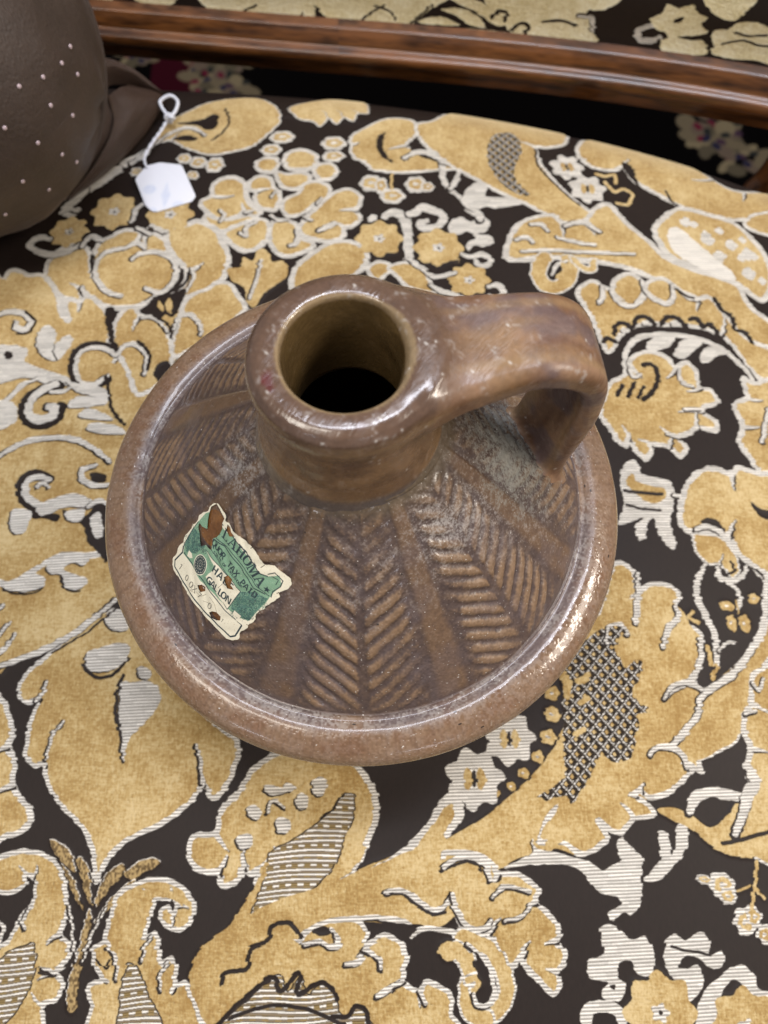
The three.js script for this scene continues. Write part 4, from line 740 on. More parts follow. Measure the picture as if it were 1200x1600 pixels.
const bodyGeo = grid(NP, rows.length - 1, (u, v, i, j) => {
  const phi = (i % NP) / NP * Math.PI * 2 - Math.PI, [r, y, s] = rows[j]; let h = 0;
  if (s > 0 && s < 1) h = (leaf(phi, s)[0] - 0.5) * AMP;
  const lump = (fbm(Math.sin(phi) * 2.3 + 5, Math.cos(phi) * 2.3, y * 6, 2) - 0.5) * 0.003 + (noise3(Math.sin(phi) * 14, Math.cos(phi) * 14, y * 40 + r * 30) - 0.5) * 0.0007;
  h += lump * (j > rows.length - 3 ? 0 : 1);
  const R = r + nrm[j][0] * -h * -1 * (nrm[j][0] < 0 ? 1 : 1), n = nrm[j];
  return [(r + n[0] * -0 + (-n[0]) * 0 + n[0] * h * 1) * Math.sin(phi) * K, RIMY + (y + n[1] * h) * K, (r + n[0] * h) * Math.cos(phi) * K];
}, (u, v, p) => [u, 0]);
{
  const uv = bodyGeo.attributes.uv; for (let j = 0, k = 0; j < rows.length; j++) for (let i = 0; i <= NP; i++, k++) uv.setXY(k, i / NP, Math.min(0.999, arc[j] / ARCMAX));
}
// glaze of shoulder, rim and body, in (angle, profile)
const TAN = [0.235, 0.143, 0.076], VALLEY = [0.074, 0.049, 0.041], BAND = [0.138, 0.081, 0.046], RIM = [0.198, 0.122, 0.073], PLUM = [0.108, 0.080, 0.080], DUST = [0.36, 0.335, 0.31], UMBER = [0.125, 0.06, 0.026];
function glaze() {
  const W = 2048, H = 1024, c = new Uint8Array(W * H * 4), b = new Uint8Array(W * H * 4);
  let jr = 0;
  for (let j = 0; j < H; j++) {
    const len = (j + 0.5) / H * ARCMAX; while (jr < arc.length - 2 && arc[jr + 1] < len) jr++;
    const f = clamp((len - arc[jr]) / (arc[jr + 1] - arc[jr]), 0, 1), r = lerp(rows[jr][0], rows[jr + 1][0], f), y = lerp(rows[jr][1], rows[jr + 1][1], f), sA = rows[jr][2], sB = rows[jr + 1][2], s = sB <= 1 ? lerp(sA, sB, f) : 2;
    for (let q = 0; q < W; q++) {
      const phi = (q + 0.5) / W * Math.PI * 2 - Math.PI, X = r * Math.sin(phi), Z = r * Math.cos(phi), deg = phi * 180 / Math.PI;
      const n1 = fbm(X * 28, y * 28, Z * 28, 3), n2 = fbm(X * 110, y * 110, Z * 110, 3), n3 = noise3(X * 420, y * 420, Z * 420), speck = noise3(X * 620 + 3, y * 620, Z * 620);
      let col, rough, dusty = 0;
      if (s <= 1) {
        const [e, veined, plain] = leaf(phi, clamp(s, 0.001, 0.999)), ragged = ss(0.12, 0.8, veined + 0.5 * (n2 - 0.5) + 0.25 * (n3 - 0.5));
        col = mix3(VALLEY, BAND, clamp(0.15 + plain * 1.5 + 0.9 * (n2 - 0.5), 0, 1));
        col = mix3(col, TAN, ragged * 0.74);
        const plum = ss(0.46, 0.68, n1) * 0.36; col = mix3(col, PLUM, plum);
        if (s < 0.10) col = mix3(col, [0.13, 0.095, 0.048], 0.55 * (1 - ss(0.0, 0.09, s + 0.05 * (n2 - 0.5))));
        rough = 0.26 + 0.2 * n2 + 0.1 * n3;
        const left = Math.exp(-(((deg + 72) / 22) ** 2) - (((s - 0.16) / 0.2) ** 2)), right = Math.exp(-(((deg - 42) / 20) ** 2) - (((s - 0.22) / 0.2) ** 2)), under = Math.exp(-(((deg - 92) / 26) ** 2) - (((s - 0.42) / 0.36) ** 2)), mid = Math.exp(-(((deg + 14) / 40) ** 2) - (((s - 0.35) / 0.3) ** 2));
        dusty = 0.62 * left + 0.6 * right + 1.05 * under + 0.3 * mid + 0.06;
        const fineD = noise3(X * 900, y * 900, Z * 900), grey = ss(0.5, 0.74, n2 * 0.36 + n3 * 0.22 + fineD * 0.3 + 0.12 * n1 + 0.24 * dusty - 0.06);
        col = mix3(col, under > 0.35 ? [0.25, 0.25, 0.225] : DUST, clamp(grey * dusty * 0.85, 0, 0.85));
      } else {
        const groove = 1 - ss(0.0, 0.012, Math.abs(r - 0.3015)), outer = ss(0.338, 0.354, r), below = y < -0.01 ? 1 : 0;
        col = mix3(RIM, [0.165, 0.090, 0.050], ss(0.4, 0.65, n1)); col = mix3(col, [0.22, 0.145, 0.095], 0.35 * ss(0.5, 0.75, n2));
        const streak = noise3(phi * 150, r * 22, y * 10); col = mix3(col, [0.125, 0.07, 0.045], 0.35 * ss(0.5, 0.8, streak));
        const band = (1 - ss(0.304, 0.322, r + 0.012 * (n1 - 0.5) + 0.006 * (streak - 0.5))) * ss(0.35, 0.55, fbm(X * 9 + 3, 1, Z * 9, 2) + 0.12); col = mix3(col, PLUM, 0.85 * band);
        col = mix3(col, [0.24, 0.15, 0.08], 0.5 * outer * ss(0.3, 0.6, n1)); if (below) col = mix3(col, [0.20, 0.125, 0.07], 0.5);
        rough = 0.17 + 0.10 * n2 + 0.10 * ss(0.55, 0.75, n1) + 0.3 * (1 - ss(0.305, 0.328, r));
        dusty = 0.05 + 0.42 * (1 - ss(0.302, 0.33, r)) * ss(0.3, 0.6, n1 + 0.1 * Math.cos(phi)); const grey = ss(0.5, 0.72, n2 * 0.6 + n3 * 0.4 + 0.1); col = mix3(col, DUST, clamp(grey * dusty, 0, 0.7)); rough += 0.25 * grey * dusty;
        if (deg > 22 && deg < 78 && r > 0.316) rough = noise3(X * 260, y * 260, Z * 260) * 0.6 + n2 * 0.4 > 0.5 ? 0.55 : 0.1;      // crazed, scuffed glaze on the right of the rim
      }
      if (s < 0.9 && s > 0.2 && deg > -72 && deg < -28) {                // the paper has kept the glaze under it clean, warm and bright
        const th = (phi + degToRad(47.7)) / LSC, L0 = 0.2075 * LSC, L1 = r * LSC, ax = L1 * Math.sin(th) * K * 1000, ay = (L1 * Math.cos(th) - L0) * K * 1000;
        if ([[-10.6, -5.2, 4.2, 5.6], [-5.4, -8.6, 1.9, 1.9], [2.5, 2.5, 2.6, 2.8], [-3.7, 11.3, 2.6, 2.6], [4.1, 13.4, 2.8, 2.6]].some(([x, y2, a, b2]) => ((ax - x) / a) ** 2 + ((ay - y2) / b2) ** 2 < 1)) { col = mix3([0.16, 0.066, 0.02], [0.24, 0.11, 0.035], ss(0.35, 0.65, noise3(X * 60, y * 20, Z * 60))); rough = 0.12; dusty = 0; }
      }
      const g = 0.82 + 0.36 * n3; col = [col[0] * g, col[1] * g, col[2] * g];
      if (speck > 0.90 && hash3(q >> 2, j >> 1, 3) > 0.55) col = mix3(col, [0.62, 0.6, 0.56], 0.75);
      if (hash3(q >> 1, j >> 1, 11) > 0.99965) col = [0.78, 0.75, 0.7];
      if (hash3(q >> 2, j >> 2, 17) > 0.9996) col = [0.03, 0.02, 0.016];
      const i4 = (j * W + q) * 4; c.set([s8(col[0]), s8(col[1]), s8(col[2]), 255], i4);
      b.set([128 + 90 * (n3 - 0.5) + 70 * (n2 - 0.5), clamp((rough + 0.35 * clamp(dusty, 0, 1) * ss(0.4, 0.7, n2)) * 255, 20, 255), 0, 255], i4);
    }
  }
  const bt = dataTexture(b, W, H, false);
  return new THREE.MeshPhysicalMaterial({ map: dataTexture(c, W, H, true), roughnessMap: bt, roughness: 1, bumpMap: bt, bumpScale: 0.00022, clearcoat: 0.35, clearcoatRoughness: 0.1, specularIntensity: 0.9 });
}
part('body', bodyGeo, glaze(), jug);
// hollow inside
{
  const P = spline([0.066, 0.246, 0.078, 0.228, 0.12, 0.180, 0.27, 0.02, 0.32, -0.03, 0.325, -0.1, 0.32, -0.33, 0.28, -0.36, 0.0005, -0.36], false, 4), n = P.length / 2;
  part('inner_wall', grid(96, n - 1, (u, v, i, j) => { const a = u * Math.PI * 2; return [P[j * 2] * Math.sin(a) * K - 0.0012 * (P[j * 2] < 0.1 ? 1 : 0), RIMY + P[j * 2 + 1] * K, P[j * 2] * Math.cos(a) * K]; }), new THREE.MeshStandardMaterial({ color: new THREE.Color().setRGB(0.14, 0.09, 0.04), roughness: 0.5 }), jug);
}
// neck and handle: one smooth field, meshed with surface nets, then split into the two parts
const NECK = [0.0580, 0.256, 0.0600, 0.249, 0.0680, 0.240, 0.0850, 0.226, 0.110, 0.215, 0.1085, 0.232, 0.1045, 0.2415, 0.1005, 0.252, 0.0965, 0.272, 0.0940, 0.300, 0.0932, 0.322, 0.0938, 0.334, 0.0955, 0.345, 0.0966, 0.354, 0.0962, 0.363, 0.0942, 0.3715, 0.0885, 0.3780, 0.0815, 0.3812, 0.0730, 0.3818, 0.0660, 0.3813, 0.0632, 0.3798, 0.0618, 0.3765, 0.0606, 0.368, 0.0590, 0.35, 0.058, 0.30];
const NX = -0.0055;                                            // the neck sits a hair left of the body's axis
function sdPoly(px, py) {
  let d = 1e9, sgn = 1; const n = NECK.length / 2;
  for (let i = 0, j = n - 1; i < n; j = i++) {
    const ax = NECK[i * 2], ay = NECK[i * 2 + 1], bx = NECK[j * 2], by = NECK[j * 2 + 1], ex = bx - ax, ey = by - ay, wx = px - ax, wy = py - ay, t = clamp((wx * ex + wy * ey) / (ex * ex + ey * ey), 0, 1), qx = wx - ex * t, qy = wy - ey * t; d = Math.min(d, qx * qx + qy * qy);
    const c1 = py >= ay, c2 = py < by, c3 = ex * wy > ey * wx; if ((c1 && c2 && c3) || (!c1 && !c2 && !c3)) sgn = -sgn;
  }
  return sgn * Math.sqrt(d);
}
const TW = 260, TH = 260, TX = 0.3, TY0 = 0.0, TY = 0.44, table = new Float32Array(TW * TH);
for (let j = 0; j < TH; j++) for (let i = 0; i < TW; i++) table[j * TW + i] = sdPoly(i / (TW - 1) * TX, TY0 + j / (TH - 1) * TY);
const neckD = (r, u) => { const x = clamp(r / TX * (TW - 1), 0, TW - 1.001), y = clamp((u - TY0) / TY * (TH - 1), 0, TH - 1.001), i = Math.floor(x), j = Math.floor(y), fx = x - i, fy = y - j, o = j * TW + i; return lerp(lerp(table[o], table[o + 1], fx), lerp(table[o + TW], table[o + TW + 1], fx), fy); };
const HP = spline([0.075, 0.349, 0.105, 0.354, 0.14, 0.3585, 0.172, 0.3600, 0.202, 0.3530, 0.227, 0.335, 0.2435, 0.307, 0.2505, 0.262, 0.2505, 0.20, 0.250, 0.15, 0.250, 0.11, 0.250, 0.05], false, 5);
const HA = degToRad(8.5), HC = Math.cos(HA), HS = Math.sin(HA);
function handleD(x, u, z) {                                     // [distance, along 0..1, across, out]
  const w = x * HS + z * HC, a = x * HC - z * HS - 0.62 * Math.min(0, w - 0.03) * (1 - ss(0.1, 0.3, u)), n = HP.length / 2; let best = 1e9, bi = 0, bn = 0;
  for (let i = 0; i < n - 1; i++) {
    const ax = HP[i * 2], ay = HP[i * 2 + 1], ex = HP[i * 2 + 2] - ax, ey = HP[i * 2 + 3] - ay, t = clamp(((a - ax) * ex + (u - ay) * ey) / (ex * ex + ey * ey), 0, 1), qx = a - ax - ex * t, qy = u - ay - ey * t, d = qx * qx + qy * qy;
    if (d < best) { best = d; bi = (i + t) / (n - 1); bn = Math.sign(ex * qy - ey * qx) * Math.sqrt(d); }
  }
  const flare = 0.012 * (1 - ss(0.0, 0.3, bi)) , hw = 0.049 + flare - 0.003 * ss(0.3, 0.6, bi) - 0.010 * ss(0.65, 0.95, bi), ht = 0.0185 + 0.3 * flare - 0.0045 * ss(0.4, 0.62, bi), rd = 0.0115;
  const crown = 0.003 * (w / hw) ** 4 * (bn > 0 ? 1 : 0.3), dx = Math.abs(w) - (hw - rd), dy = Math.abs(bn) + crown - (ht - rd);
  return [Math.min(Math.max(dx, dy), 0) + Math.hypot(Math.max(dx, 0), Math.max(dy, 0)) - rd, bi, w, bn];
}
const EDGES = [[0, 1], [2, 3], [4, 5], [6, 7], [0, 2], [1, 3], [4, 6], [5, 7], [0, 4], [1, 5], [2, 6], [3, 7]];
const smin = (a, b, k) => { const h = Math.max(k - Math.abs(a - b), 0) / k; return Math.min(a, b) - h * h * k * 0.25; };
function jugD(x, u, z) {
  const r = Math.hypot(x - NX, z), n = neckD(r, u); let d = n;
  if (x > 0.02 && Math.abs(z) < 0.12) { let h = handleD(x, u, z)[0]; h = Math.max(h, 0.068 - r); d = smin(n, h, 0.034); if (x > 0.12 && u < 0.22) { const s = (Math.hypot(x, z) - 0.103) / 0.194, cd = s > 1.02 ? 1 : (u - 0.243 + 0.216 * s - 0.004 * Math.sin(Math.PI * clamp(s, 0, 1))) * 0.194 / SLOPE + 0.0042; d = Math.max(smin(d, cd, 0.024), -0.02 - cd); } }
  return d + 0.0011 * (noise3(x * 22, u * 22, z * 22) - 0.5);
}
{
  const CELL = 0.0027, lo = [-0.112, 0.045, -0.118], dim = [146, 128, 84].map((v, i) => Math.ceil([0.395, 0.345, 0.236][i] / CELL)), [nx, ny, nz] = dim, F = new Float32Array(nx * ny * nz);
  for (let k = 0, o = 0; k < nz; k++) for (let j = 0; j < ny; j++) for (let i = 0; i < nx; i++, o++) F[o] = jugD(lo[0] + i * CELL, lo[1] + j * CELL, lo[2] + k * CELL);
  const vid = new Int32Array(nx * ny * nz).fill(-1), verts = [], at = (i, j, k) => (k * ny + j) * nx + i;
  for (let k = 0; k < nz - 1; k++) for (let j = 0; j < ny - 1; j++) for (let i = 0; i < nx - 1; i++) {
    const c = at(i, j, k); let mask = 0; const val = [];
    for (let q = 0; q < 8; q++) { const v = F[c + (q & 1) + ((q >> 1) & 1) * nx + (q >> 2) * nx * ny]; val.push(v); if (v < 0) mask |= 1 << q; }
    if (mask === 0 || mask === 255) continue;
    let sx = 0, sy = 0, sz = 0, n = 0;
    for (const [p, q] of EDGES) { const a = val[p], b = val[q]; if ((a < 0) === (b < 0)) continue; const t = a / (a - b); sx += (p & 1) + t * ((q & 1) - (p & 1)); sy += ((p >> 1) & 1) + t * (((q >> 1) & 1) - ((p >> 1) & 1)); sz += (p >> 2) + t * ((q >> 2) - (p >> 2)); n++; }
    vid[c] = verts.length / 3; verts.push(lo[0] + (i + sx / n) * CELL, lo[1] + (j + sy / n) * CELL, lo[2] + (k + sz / n) * CELL);
  }
  const quads = [];
  for (let k = 1; k < nz - 1; k++) for (let j = 1; j < ny - 1; j++) for (let i = 1; i < nx - 1; i++) {
    const c = at(i, j, k), a = F[c] < 0;
    for (const [step, s1, s2] of [[1, nx, nx * ny], [nx, nx * ny, 1], [nx * ny, 1, nx]]) {
      const b = F[c + step] < 0; if (a === b) continue;
      const q = [vid[c], vid[c - s1], vid[c - s1 - s2], vid[c - s2]]; if (q.some((v) => v < 0)) continue;
      quads.push(a ? q : [q[0], q[3], q[2], q[1]]);
    }
  }
  const nv = verts.length / 3, pos = new Float32Array(nv * 3), nor = new Float32Array(nv * 3), col = new Float32Array(nv * 3), uv = new Float32Array(nv * 2), own = new Uint8Array(nv), e = 0.0022;
  const D = (x, y, z) => jugD(x, y, z);
  for (let v = 0; v < nv; v++) {
    let x = verts[v * 3], u = verts[v * 3 + 1], z = verts[v * 3 + 2];
    const gx = D(x + e, u, z) - D(x - e, u, z), gy = D(x, u + e, z) - D(x, u - e, z), gz = D(x, u, z + e) - D(x, u, z - e), gl = Math.hypot(gx, gy, gz) || 1;
    nor.set([gx / gl, gy / gl, gz / gl], v * 3); pos.set([x * K, RIMY + u * K, z * K], v * 3);
    const r = Math.hypot(x - NX, z), nd = neckD(r, u), hd = x > 0.02 ? handleD(x, u, z) : [1, 0, 0, 0]; own[v] = hd[0] < nd - 0.004 && r > 0.085 ? 1 : 0;
    const n1 = fbm(x * 26, u * 26, z * 26, 3), n2 = fbm(x * 95 + 9, u * 95, z * 95, 3), n3 = noise3(x * 330, u * 330, z * 330), up = gy / gl;
    // glaze: plum pooled on the flat of the lip, breaking to tan on its edges, brown on the wall, olive in the bore
    let c = mix3([0.13, 0.07, 0.030], [0.215, 0.122, 0.054], ss(0.35, 0.65, n1 + 0.3 * (n2 - 0.5)));
    c = mix3(c, [0.09, 0.044, 0.024], 0.6 * ss(0.5, 0.7, fbm(x * 14 + 2, u * 40, z * 14, 2)));
    const lip = ss(0.3555, 0.371, u + 0.006 * (n1 - 0.5)), ringR = r + 0.005 * (n1 - 0.5);
    c = mix3(c, mix3([0.084, 0.049, 0.034], [0.138, 0.082, 0.053], n2), lip * 0.95);
    c = mix3(c, [0.22, 0.135, 0.062], 0.8 * ss(0.347, 0.3525, u) * (1 - ss(0.356, 0.362, u)) * (r < 0.105 ? 1 : 0));
    c = mix3(c, [0.30, 0.215, 0.115], 0.75 * (1 - ss(0.0645, 0.0672, ringR)) * ss(0.3735, 0.3765, u));
    if (r < 0.0635 && u < 0.3745) c = mix3([0.10, 0.062, 0.023], [0.15, 0.096, 0.040], n1);
    c = mix3(c, [0.10, 0.012, 0.012], (u > 0.36 && r < 0.1 && z > 0.02 && x < 0.02) ? 0.85 * ss(0.66, 0.72, n1) : 0);
    if (u < 0.262 && r > 0.08 && !own[v]) { c = mix3(c, [0.085, 0.075, 0.075], 0.8 * (1 - ss(0.245, 0.256, u + 0.006 * (n1 - 0.5)))); }
    if (hd[0] < nd + 0.004 && r > 0.08) {                      // handle: reddish brown drawn out along the strap
      const st = fbm(hd[1] * 9, hd[2] * 60, hd[3] * 25, 3), t = ss(0.085, 0.13, r);
      let h = mix3([0.145, 0.072, 0.038], [0.245, 0.142, 0.079], ss(0.3, 0.68, st)); h = mix3(h, [0.11, 0.077, 0.08], 0.7 * ss(0.5, 0.66, n1)); h = mix3(h, [0.24, 0.14, 0.06], 0.55 * ss(0.55, 0.75, fbm(hd[1] * 5 + 3, hd[2] * 30, 4, 2)));
      const edge = ss(0.024, 0.03, Math.abs(hd[2])) * (1 - ss(0.033, 0.039, Math.abs(hd[2]))); h = mix3(h, [0.27, 0.17, 0.08], 0.5 * edge * (0.4 + n2));
      c = mix3(c, h, t);
    }
    c = mix3(c, DUST, (r < 0.064 && u < 0.375 ? 0.08 : 0.5) * ss(0.62, 0.78, n2 * 0.6 + n3 * 0.4) * (up > 0.3 ? 1 : 0.35));
    if (n3 > 0.93 && n2 > 0.5 && !(r < 0.064 && u < 0.375)) c = mix3(c, [0.6, 0.57, 0.52], 0.5);
    const g = 0.84 + 0.32 * n3; col.set([c[0] * g, c[1] * g, c[2] * g], v * 3);
    uv.set([(x + 0.6 * z) * 3.1, (u + 0.55 * z) * 3.1], v * 2);
  }
  const build = (want) => {
    const map = new Int32Array(nv).fill(-1), P = [], N = [], C = [], U = [], I = []; let count = 0;
    const id = (v) => { if (map[v] < 0) { map[v] = count++; for (let k = 0; k < 3; k++) { P.push(pos[v * 3 + k]); N.push(nor[v * 3 + k]); C.push(col[v * 3 + k]); } U.push(uv[v * 2], uv[v * 2 + 1]); } return map[v]; };
    for (const q of quads) { const s = q.reduce((t, v) => t + own[v], 0); if ((s >= 2) !== want) continue; const [a, b, c, d] = q.map(id); I.push(a, b, c, a, c, d); }
    const g = new THREE.BufferGeometry(); g.setAttribute('position', new THREE.BufferAttribute(new Float32Array(P), 3)); g.setAttribute('normal', new THREE.BufferAttribute(new Float32Array(N), 3)); g.setAttribute('color', new THREE.BufferAttribute(new Float32Array(C), 3)); g.setAttribute('uv', new THREE.BufferAttribute(new Float32Array(U), 2)); g.setIndex(I); return g;
  };
  const W = 512, d = new Uint8Array(W * W * 4);
  for (let j = 0, i = 0; j < W; j++) for (let q = 0; q < W; q++, i++) { const n = fbm(q * 0.05, j * 0.05, 21, 3), f = noise3(q * 0.35, j * 0.35, 4); d.set([128 + 110 * (f - 0.5), 255 * clamp(0.16 + 0.2 * ss(0.5, 0.75, n) + 0.1 * f, 0, 1), 0, 255], i * 4); }
  const rt = dataTexture(d, W, W, false), mat = new THREE.MeshPhysicalMaterial({ vertexColors: true, roughness: 1, roughnessMap: rt, bumpMap: rt, bumpScale: 0.00012, clearcoat: 0.45, clearcoatRoughness: 0.1 });
  part('neck', build(false), mat, jug); const strap = mat.clone(); strap.clearcoat = 0.12; strap.clearcoatRoughness = 0.25; strap.roughness = 1.9; part('handle', build(true), strap, jug);
}
// ------------------------------------------------------------------ paper tax stamp on the shoulder: drawn in millimetres, reading upright
{
  const PX = 28, WMM = 38, HMM = 31, W = WMM * PX, H = HMM * PX, c = document.createElement('canvas'), m = document.createElement('canvas'); c.width = m.width = W; c.height = m.height = H;
  const g = c.getContext('2d'), k = m.getContext('2d');
  const at = (x, y) => { const a = (x - 600) * 0.6225 + (y - 690) * 0.7826, b = (x - 600) * 0.7826 - (y - 690) * 0.6225; return [(0.03194 * a + 0.01189 * b - 0.4 + 20.2) * PX, (0.00122 * a - 0.04223 * b + 1.9 + 13) * PX]; };
  const path = (t, L, closed = true) => { t.beginPath(); for (let i = 0; i < L.length; i += 2) { const [x, y] = at(L[i], L[i + 1]); i ? t.lineTo(x, y) : t.moveTo(x, y); } if (closed) t.closePath(); };
  const PAPER = '#e9e0c6', GREEN = '#7fa183', INK = '#27363a', DARK = '#4f7265';
  g.fillStyle = PAPER; g.fillRect(0, 0, W, H);
  for (let i = 0; i < 2600; i++) { g.fillStyle = rnd() < 0.5 ? 'rgba(190,170,125,0.16)' : 'rgba(255,250,235,0.2)'; g.fillRect(rnd() * W, rnd() * H, 3 + rnd() * 8, 2 + rnd() * 4); }
  // green field with dark filigree ends
  g.fillStyle = GREEN; path(g, [345, 245, 420, 170, 520, 150, 600, 300, 690, 370, 800, 520, 890, 680, 960, 720, 1040, 720, 1050, 810, 980, 880, 930, 960, 850, 1050, 790, 1120, 720, 1090, 640, 1010, 500, 850, 400, 760, 300, 610, 210, 520, 220, 430, 290, 310]); g.fill();
  g.fillStyle = DARK; path(g, [300, 290, 380, 350, 440, 460, 330, 520, 240, 500, 215, 440]); g.fill(); path(g, [720, 850, 850, 860, 950, 920, 880, 1010, 800, 1120, 730, 1080, 660, 1000, 690, 940]); g.fill();
  for (const [x0, y0, x1, y1] of [[215, 300, 440, 510], [660, 860, 930, 1110]]) for (let i = 0; i < 210; i++) { const x = lerp(x0, x1, rnd()), y = lerp(y0, y1, rnd()), [px, py] = at(x, y); const [qx, qy] = [px / PX, py / PX]; if (x0 < 300 ? x + y > 960 || x + y < 600 : x + y < 1580 || x + y > 1960 || x - y > 10) continue; g.strokeStyle = rnd() < 0.5 ? GREEN : INK; g.lineWidth = 2.4; g.beginPath(); g.arc(px, py, 6 + rnd() * 9, rnd() * 6, rnd() * 6 + 3); g.stroke(); }
  g.lineJoin = 'round';
  const stroke = (w, L, closed = false, col = INK) => { g.strokeStyle = col; g.lineWidth = w; path(g, L, closed); g.stroke(); };
  stroke(13, [205, 450, 200, 510, 120, 580, 120, 640, 360, 960, 640, 1270, 680, 1262, 740, 1160]);
  stroke(9, [215, 510, 300, 600, 430, 770, 600, 1010, 740, 1160]); stroke(6, [350, 240, 290, 310, 215, 430, 205, 500]);
  stroke(9, [690, 370, 800, 500, 900, 690, 960, 720]); stroke(9, [510, 390, 620, 450, 760, 640, 850, 820, 930, 880]); stroke(7, [540, 380, 660, 470, 790, 650, 870, 800, 960, 900]);
  stroke(8, [960, 700, 1010, 690, 1060, 770, 1040, 820, 985, 860, 970, 910]); stroke(6, [985, 720, 1030, 760, 1010, 800]); stroke(6, [500, 480, 620, 660, 740, 850]);
  // white tablet and scroll ends
  g.fillStyle = PAPER; path(g, [440, 480, 640, 700, 745, 850, 630, 1012, 560, 900, 450, 720, 480, 690, 540, 640]); g.fill(); stroke(6, [440, 480, 640, 700, 745, 850, 630, 1012, 600, 960]);
  g.fillStyle = PAPER; path(g, [250, 540, 270, 490, 300, 520, 310, 560, 280, 560]); g.fill(); path(g, [670, 1060, 690, 1020, 740, 1075, 720, 1100]); g.fill(); path(g, [690, 1110, 720, 1090, 750, 1130, 735, 1150]); g.fill();
  // wheel seal
  { const [x, y] = at(393, 617); g.fillStyle = INK; g.beginPath(); g.ellipse(x, y, 68, 88, 0, 0, 7); g.fill(); g.strokeStyle = PAPER; g.lineWidth = 7; g.stroke(); g.lineWidth = 3; for (let i = 0; i < 16; i++) { const a = i / 16 * 6.283; g.beginPath(); g.moveTo(x + 12 * Math.cos(a), y + 14 * Math.sin(a)); g.lineTo(x + 54 * Math.cos(a), y + 70 * Math.sin(a)); g.stroke(); } g.strokeStyle = INK; g.lineWidth = 10; for (const r of [0.3, 0.62]) { g.beginPath(); g.ellipse(x, y, 68 * r, 88 * r, 0, 0, 7); g.stroke(); } g.strokeStyle = PAPER; g.lineWidth = 2; g.beginPath(); g.ellipse(x, y, 55, 71, 0, 0, 7); g.stroke(); }
  // lettering, letter by letter along its line
  const type = (text, pts, font, col, stretch = 1, turn = 0) => { g.fillStyle = col; g.font = font; g.textAlign = 'center'; g.textBaseline = 'middle'; const P = spline(pts, false, 20), n = text.length, C = [0]; for (let i = 1; i < P.length / 2; i++) C.push(C[i - 1] + Math.hypot(P[i * 2] - P[i * 2 - 2], P[i * 2 + 1] - P[i * 2 - 1])); for (let i = 0; i < n; i++) { const f = (i + 0.5) / n * C[C.length - 1]; let q = 0; while (q < C.length - 2 && C[q + 1] < f) q++; const [x, y] = at(P[q * 2], P[q * 2 + 1]), [x2, y2] = at(P[q * 2 + 2], P[q * 2 + 3]); g.save(); g.translate(x, y); g.rotate(Math.atan2(y2 - y, x2 - x) + turn); g.scale(1, stretch); g.fillText(text[i], 0, 0); g.restore(); } };
  type('OKLAHOMA', [450, 210, 560, 290, 690, 420, 800, 560, 890, 740, 920, 800], 'bold 112px serif', INK, 1.15);
  type('LIQUOR TAX PAID', [440, 350, 520, 420, 600, 520, 700, 660, 790, 800, 870, 900], 'bold 74px sans-serif', INK, 1.1);
  type('STATE OF OKLAHOMA', [520, 500, 640, 640, 760, 810], 'bold 36px sans-serif', INK);
  type('HALF', [520, 640, 600, 730, 690, 830], 'bold 88px sans-serif', INK, 1.1); type('GALLON', [465, 735, 540, 820, 660, 945], 'bold 80px sans-serif', INK, 1.15);
  type('★', [935, 830, 955, 850], '64px sans-serif', INK);
  { const [x, y] = at(945, 838); g.fillStyle = INK; g.beginPath(); for (let i = 0; i < 10; i++) { const a = i * Math.PI / 5 - 0.3, r = i % 2 ? 13 : 32; g.lineTo(x + r * Math.sin(a), y - r * Math.cos(a)); } g.fill(); }
  type('1 00X7 0', [170, 620, 330, 830, 500, 1010], '82px sans-serif', '#6b655a'); type('1', [575, 1110, 590, 1130], '50px sans-serif', '#6b655a');
  for (const L of [[350, 860, 400, 900, 450, 880], [480, 900, 520, 960, 540, 1060], [420, 940, 470, 960, 500, 1000], [650, 740, 600, 780, 560, 820], [330, 800, 300, 850, 340, 870]]) stroke(3, L, false, 'rgba(70,55,40,0.7)');
  // engraved hatching, faded ink and age spots
  g.globalAlpha = 0.35; for (let i = 0; i < 90; i++) { const y0 = i * H / 90; g.strokeStyle = i % 2 ? '#a9c9ad' : '#4d7a60'; g.lineWidth = 1.2; g.globalCompositeOperation = 'overlay'; g.beginPath(); g.moveTo(0, y0); g.lineTo(W, y0 + 60); g.stroke(); } g.globalCompositeOperation = 'source-over'; g.globalAlpha = 1;
  for (let i = 0; i < 5200; i++) { const d = rnd(); g.fillStyle = d < 0.5 ? 'rgba(235,228,205,0.30)' : d < 0.9 ? 'rgba(60,70,60,0.12)' : 'rgba(120,70,25,0.22)'; g.beginPath(); g.ellipse(rnd() * W, rnd() * H, 1 + rnd() * 3.4, 1 + rnd() * 2.2, rnd() * 3, 0, 7); g.fill(); }
  // cut-out: crinkled outline, torn holes that bare the glaze
  k.fillStyle = '#000'; k.fillRect(0, 0, W, H); k.fillStyle = '#fff';
  const scallop = (L) => { const P = spline(L, true, 4), o = []; let run = 0; for (let i = 0; i < P.length; i += 2) { if (i) run += Math.hypot(P[i] - P[i - 2], P[i + 1] - P[i - 1]); const cx = P[i] - 600, cy = P[i + 1] - 690, n = Math.hypot(cx, cy), e = 6 * Math.abs(Math.sin(run / 17)) - 4; o.push(P[i] + cx / n * e, P[i + 1] + cy / n * e); } return o; };
